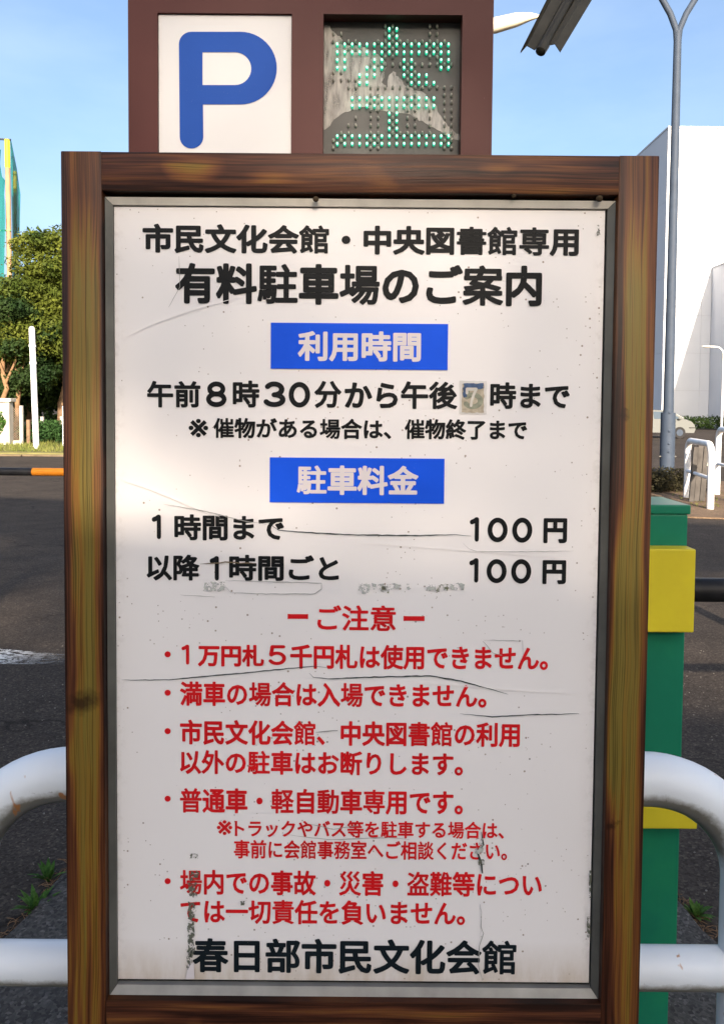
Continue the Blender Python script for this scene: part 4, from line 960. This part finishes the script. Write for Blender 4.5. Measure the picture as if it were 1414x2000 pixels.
tag(far, 'dark belt of woodland closing the view behind the trees', 'woodland', kind='stuff')
# green safety net on timber poles
def netmat():
    m = N('green_net'); v = m.co()
    c = m.ramp(m.noise(m.n('ShaderNodeMapping', {0: v, 3: (3.5, 1, .35)}).outputs[0], 1, 4), [(.3, (.0, .10, .10)), (.7, (.012, .20, .18))])
    m.p(col=c, rough=.8, spec=.05)
    tr = m.n('ShaderNodeBsdfTransparent'); tl = m.n('ShaderNodeBsdfTranslucent', {0: c}); a_ = m.n('ShaderNodeMixShader', {0: .25, 1: m.b.outputs[0], 2: tl.outputs[0]}); mx = m.n('ShaderNodeMixShader', {0: .14, 1: a_.outputs[0], 2: tr.outputs[0]})
    m.t.links.new(mx.outputs[0], m.out.inputs[0]); return m.m
YN = 38.0; NET = netmat()
nt_ = thing('safety_net', (P(0, 850, YN).x, YN, 0), 'teal green net hung on timber poles with yellow tops above the trees', 'net')
def pole_(x0_, x1_, yt, yy, ysplit, wpx):
    p_, t_ = P(x1_, 700, yy), P(x0_, yt, yy); s_ = P(x0_ + (x1_ - x0_) * (ysplit - yt) / (700 - yt), ysplit, yy)
    MB().tube([(p_.x, yy, 0), tuple(s_)], wpx / F * yy, 12).build('timber_pole', plain('timber', (.34, .22, .13), .85, 0, .15, 2), nt_, True)
    MB().tube([tuple(s_), tuple(t_)], wpx * 1.05 / F * yy, 12).build('yellow_sleeve', plain('yellow_sleeve_paint', (.62, .58, .03), .5), nt_, True)
pole_(15, 23, 273, YN, 328, 4.8); pole_(30, 32, 335, YN + 2.5, 378, 3.4)
MB().tube([P(-60, 268, YN), P(22, 273, YN)], .05, 8).build('top_rail', GALV, nt_, True); MB().tube([P(-60, 452, YN - .1), P(22, 450, YN - .1)], .04, 8).build('top_rail', plain('green_rope', (.2, .35, .15), .8), nt_, True)
def netpoly(rows_, yy, amp):
    vs_, fs_ = [], []; nx = 9
    for j, (y, xa_, xb_) in enumerate(rows_):
        for i in range(nx):
            x = xa_ + (xb_ - xa_) * i / (nx - 1); vs_.append(P(x, y, yy + amp * math.sin(i * 1.7 + j * .5)))
    for j in range(len(rows_) - 1):
        for i in range(nx - 1): a_ = j * nx + i; fs_.append((a_, a_ + 1, a_ + nx + 1, a_ + nx))
    o = raw('net_sheet', vs_, fs_, NET, nt_, True); return o
netpoly([(275, 21, 23), (300, 22, 28), (330, 22, 34), (360, 23, 38), (380, 23, 41), (420, 24, 40), (470, 25, 39), (520, 25, 37), (600, 26, 36)], YN + 1.2, .12)
netpoly([(292, -70, 3), (320, -70, 1), (345, -70, 5), (352, -70, 11), (380, -70, 9), (392, -70, 10), (430, -70, 11), (480, -70, 10), (540, -70, 9), (640, -70, 8)], YN - .2, .15)

# ------------------------------------------------------------ behind the photographer: unseen building and board added to throw the shade
BR = R(-13); bxm = (0, -9.0)
OFFW = plain('shade_building_render', (.42, .40, .37), .85, 0, .08, .8)
bld = thing('shade_building', (0, -12, 0), 'unseen low rendered building added behind the viewpoint with a raised shade board', 'building')
MB().box(-5.5, 7.5, -14, -9, 0, 5.15, BR, bxm).build('wall', OFFW, bld)
MB().box(-5.7, 7.7, -14.2, -8.8, 5.15, 5.3, BR, bxm).build('shade_building_roof', GALV, bld)
MB().box(-5.5, 9.5, -9.3, -9.15, 6.95, 8.25, BR, bxm).build('shade_board', OFFW, bld)  # made-up board, raised only to cast the far shade band
for i in range(4): MB().box(-5 + i * 4.0, -4.85 + i * 4.0, -9.5, -9.35, 5.3, 8.1, BR, bxm).build('shade_board_strut', GALV, bld)
for i in range(3): MB().box(-4 + i * 4.0, -2 + i * 4.0, -9.0, -8.93, 1.0, 2.6, BR, bxm).build('window', CGL, bld)
TY = -34.0; TX = 1.1 + 34 * math.tan(SUN_AZ) * .9
bt = thing('street_tree', (TX, TY, 0), 'tall thin crowned street tree beyond the added unseen building behind the viewpoint', 'tree')
leafcloud('crown', [(TX + random.gauss(0, 1.1), TY + random.gauss(0, .9), random.uniform(14.4, 18.6), .9, .9, .6) for _ in range(38)], 4500, .12, LEAF, bt, 81)
leafcloud('crown', [(TX + random.gauss(0, 1.3), TY + random.gauss(0, .9), random.uniform(16.5, 19.0), 1.0, .9, .5) for _ in range(34)], 9500, .12, LEAF, bt, 82)
trunk('trunk', bt, (TX, TY, 0), (TX, TY, 16), .16, .05, [(.75, (TX - .9, TY, 15.6)), (.8, (TX + .9, TY, 16.4))], seed=5)
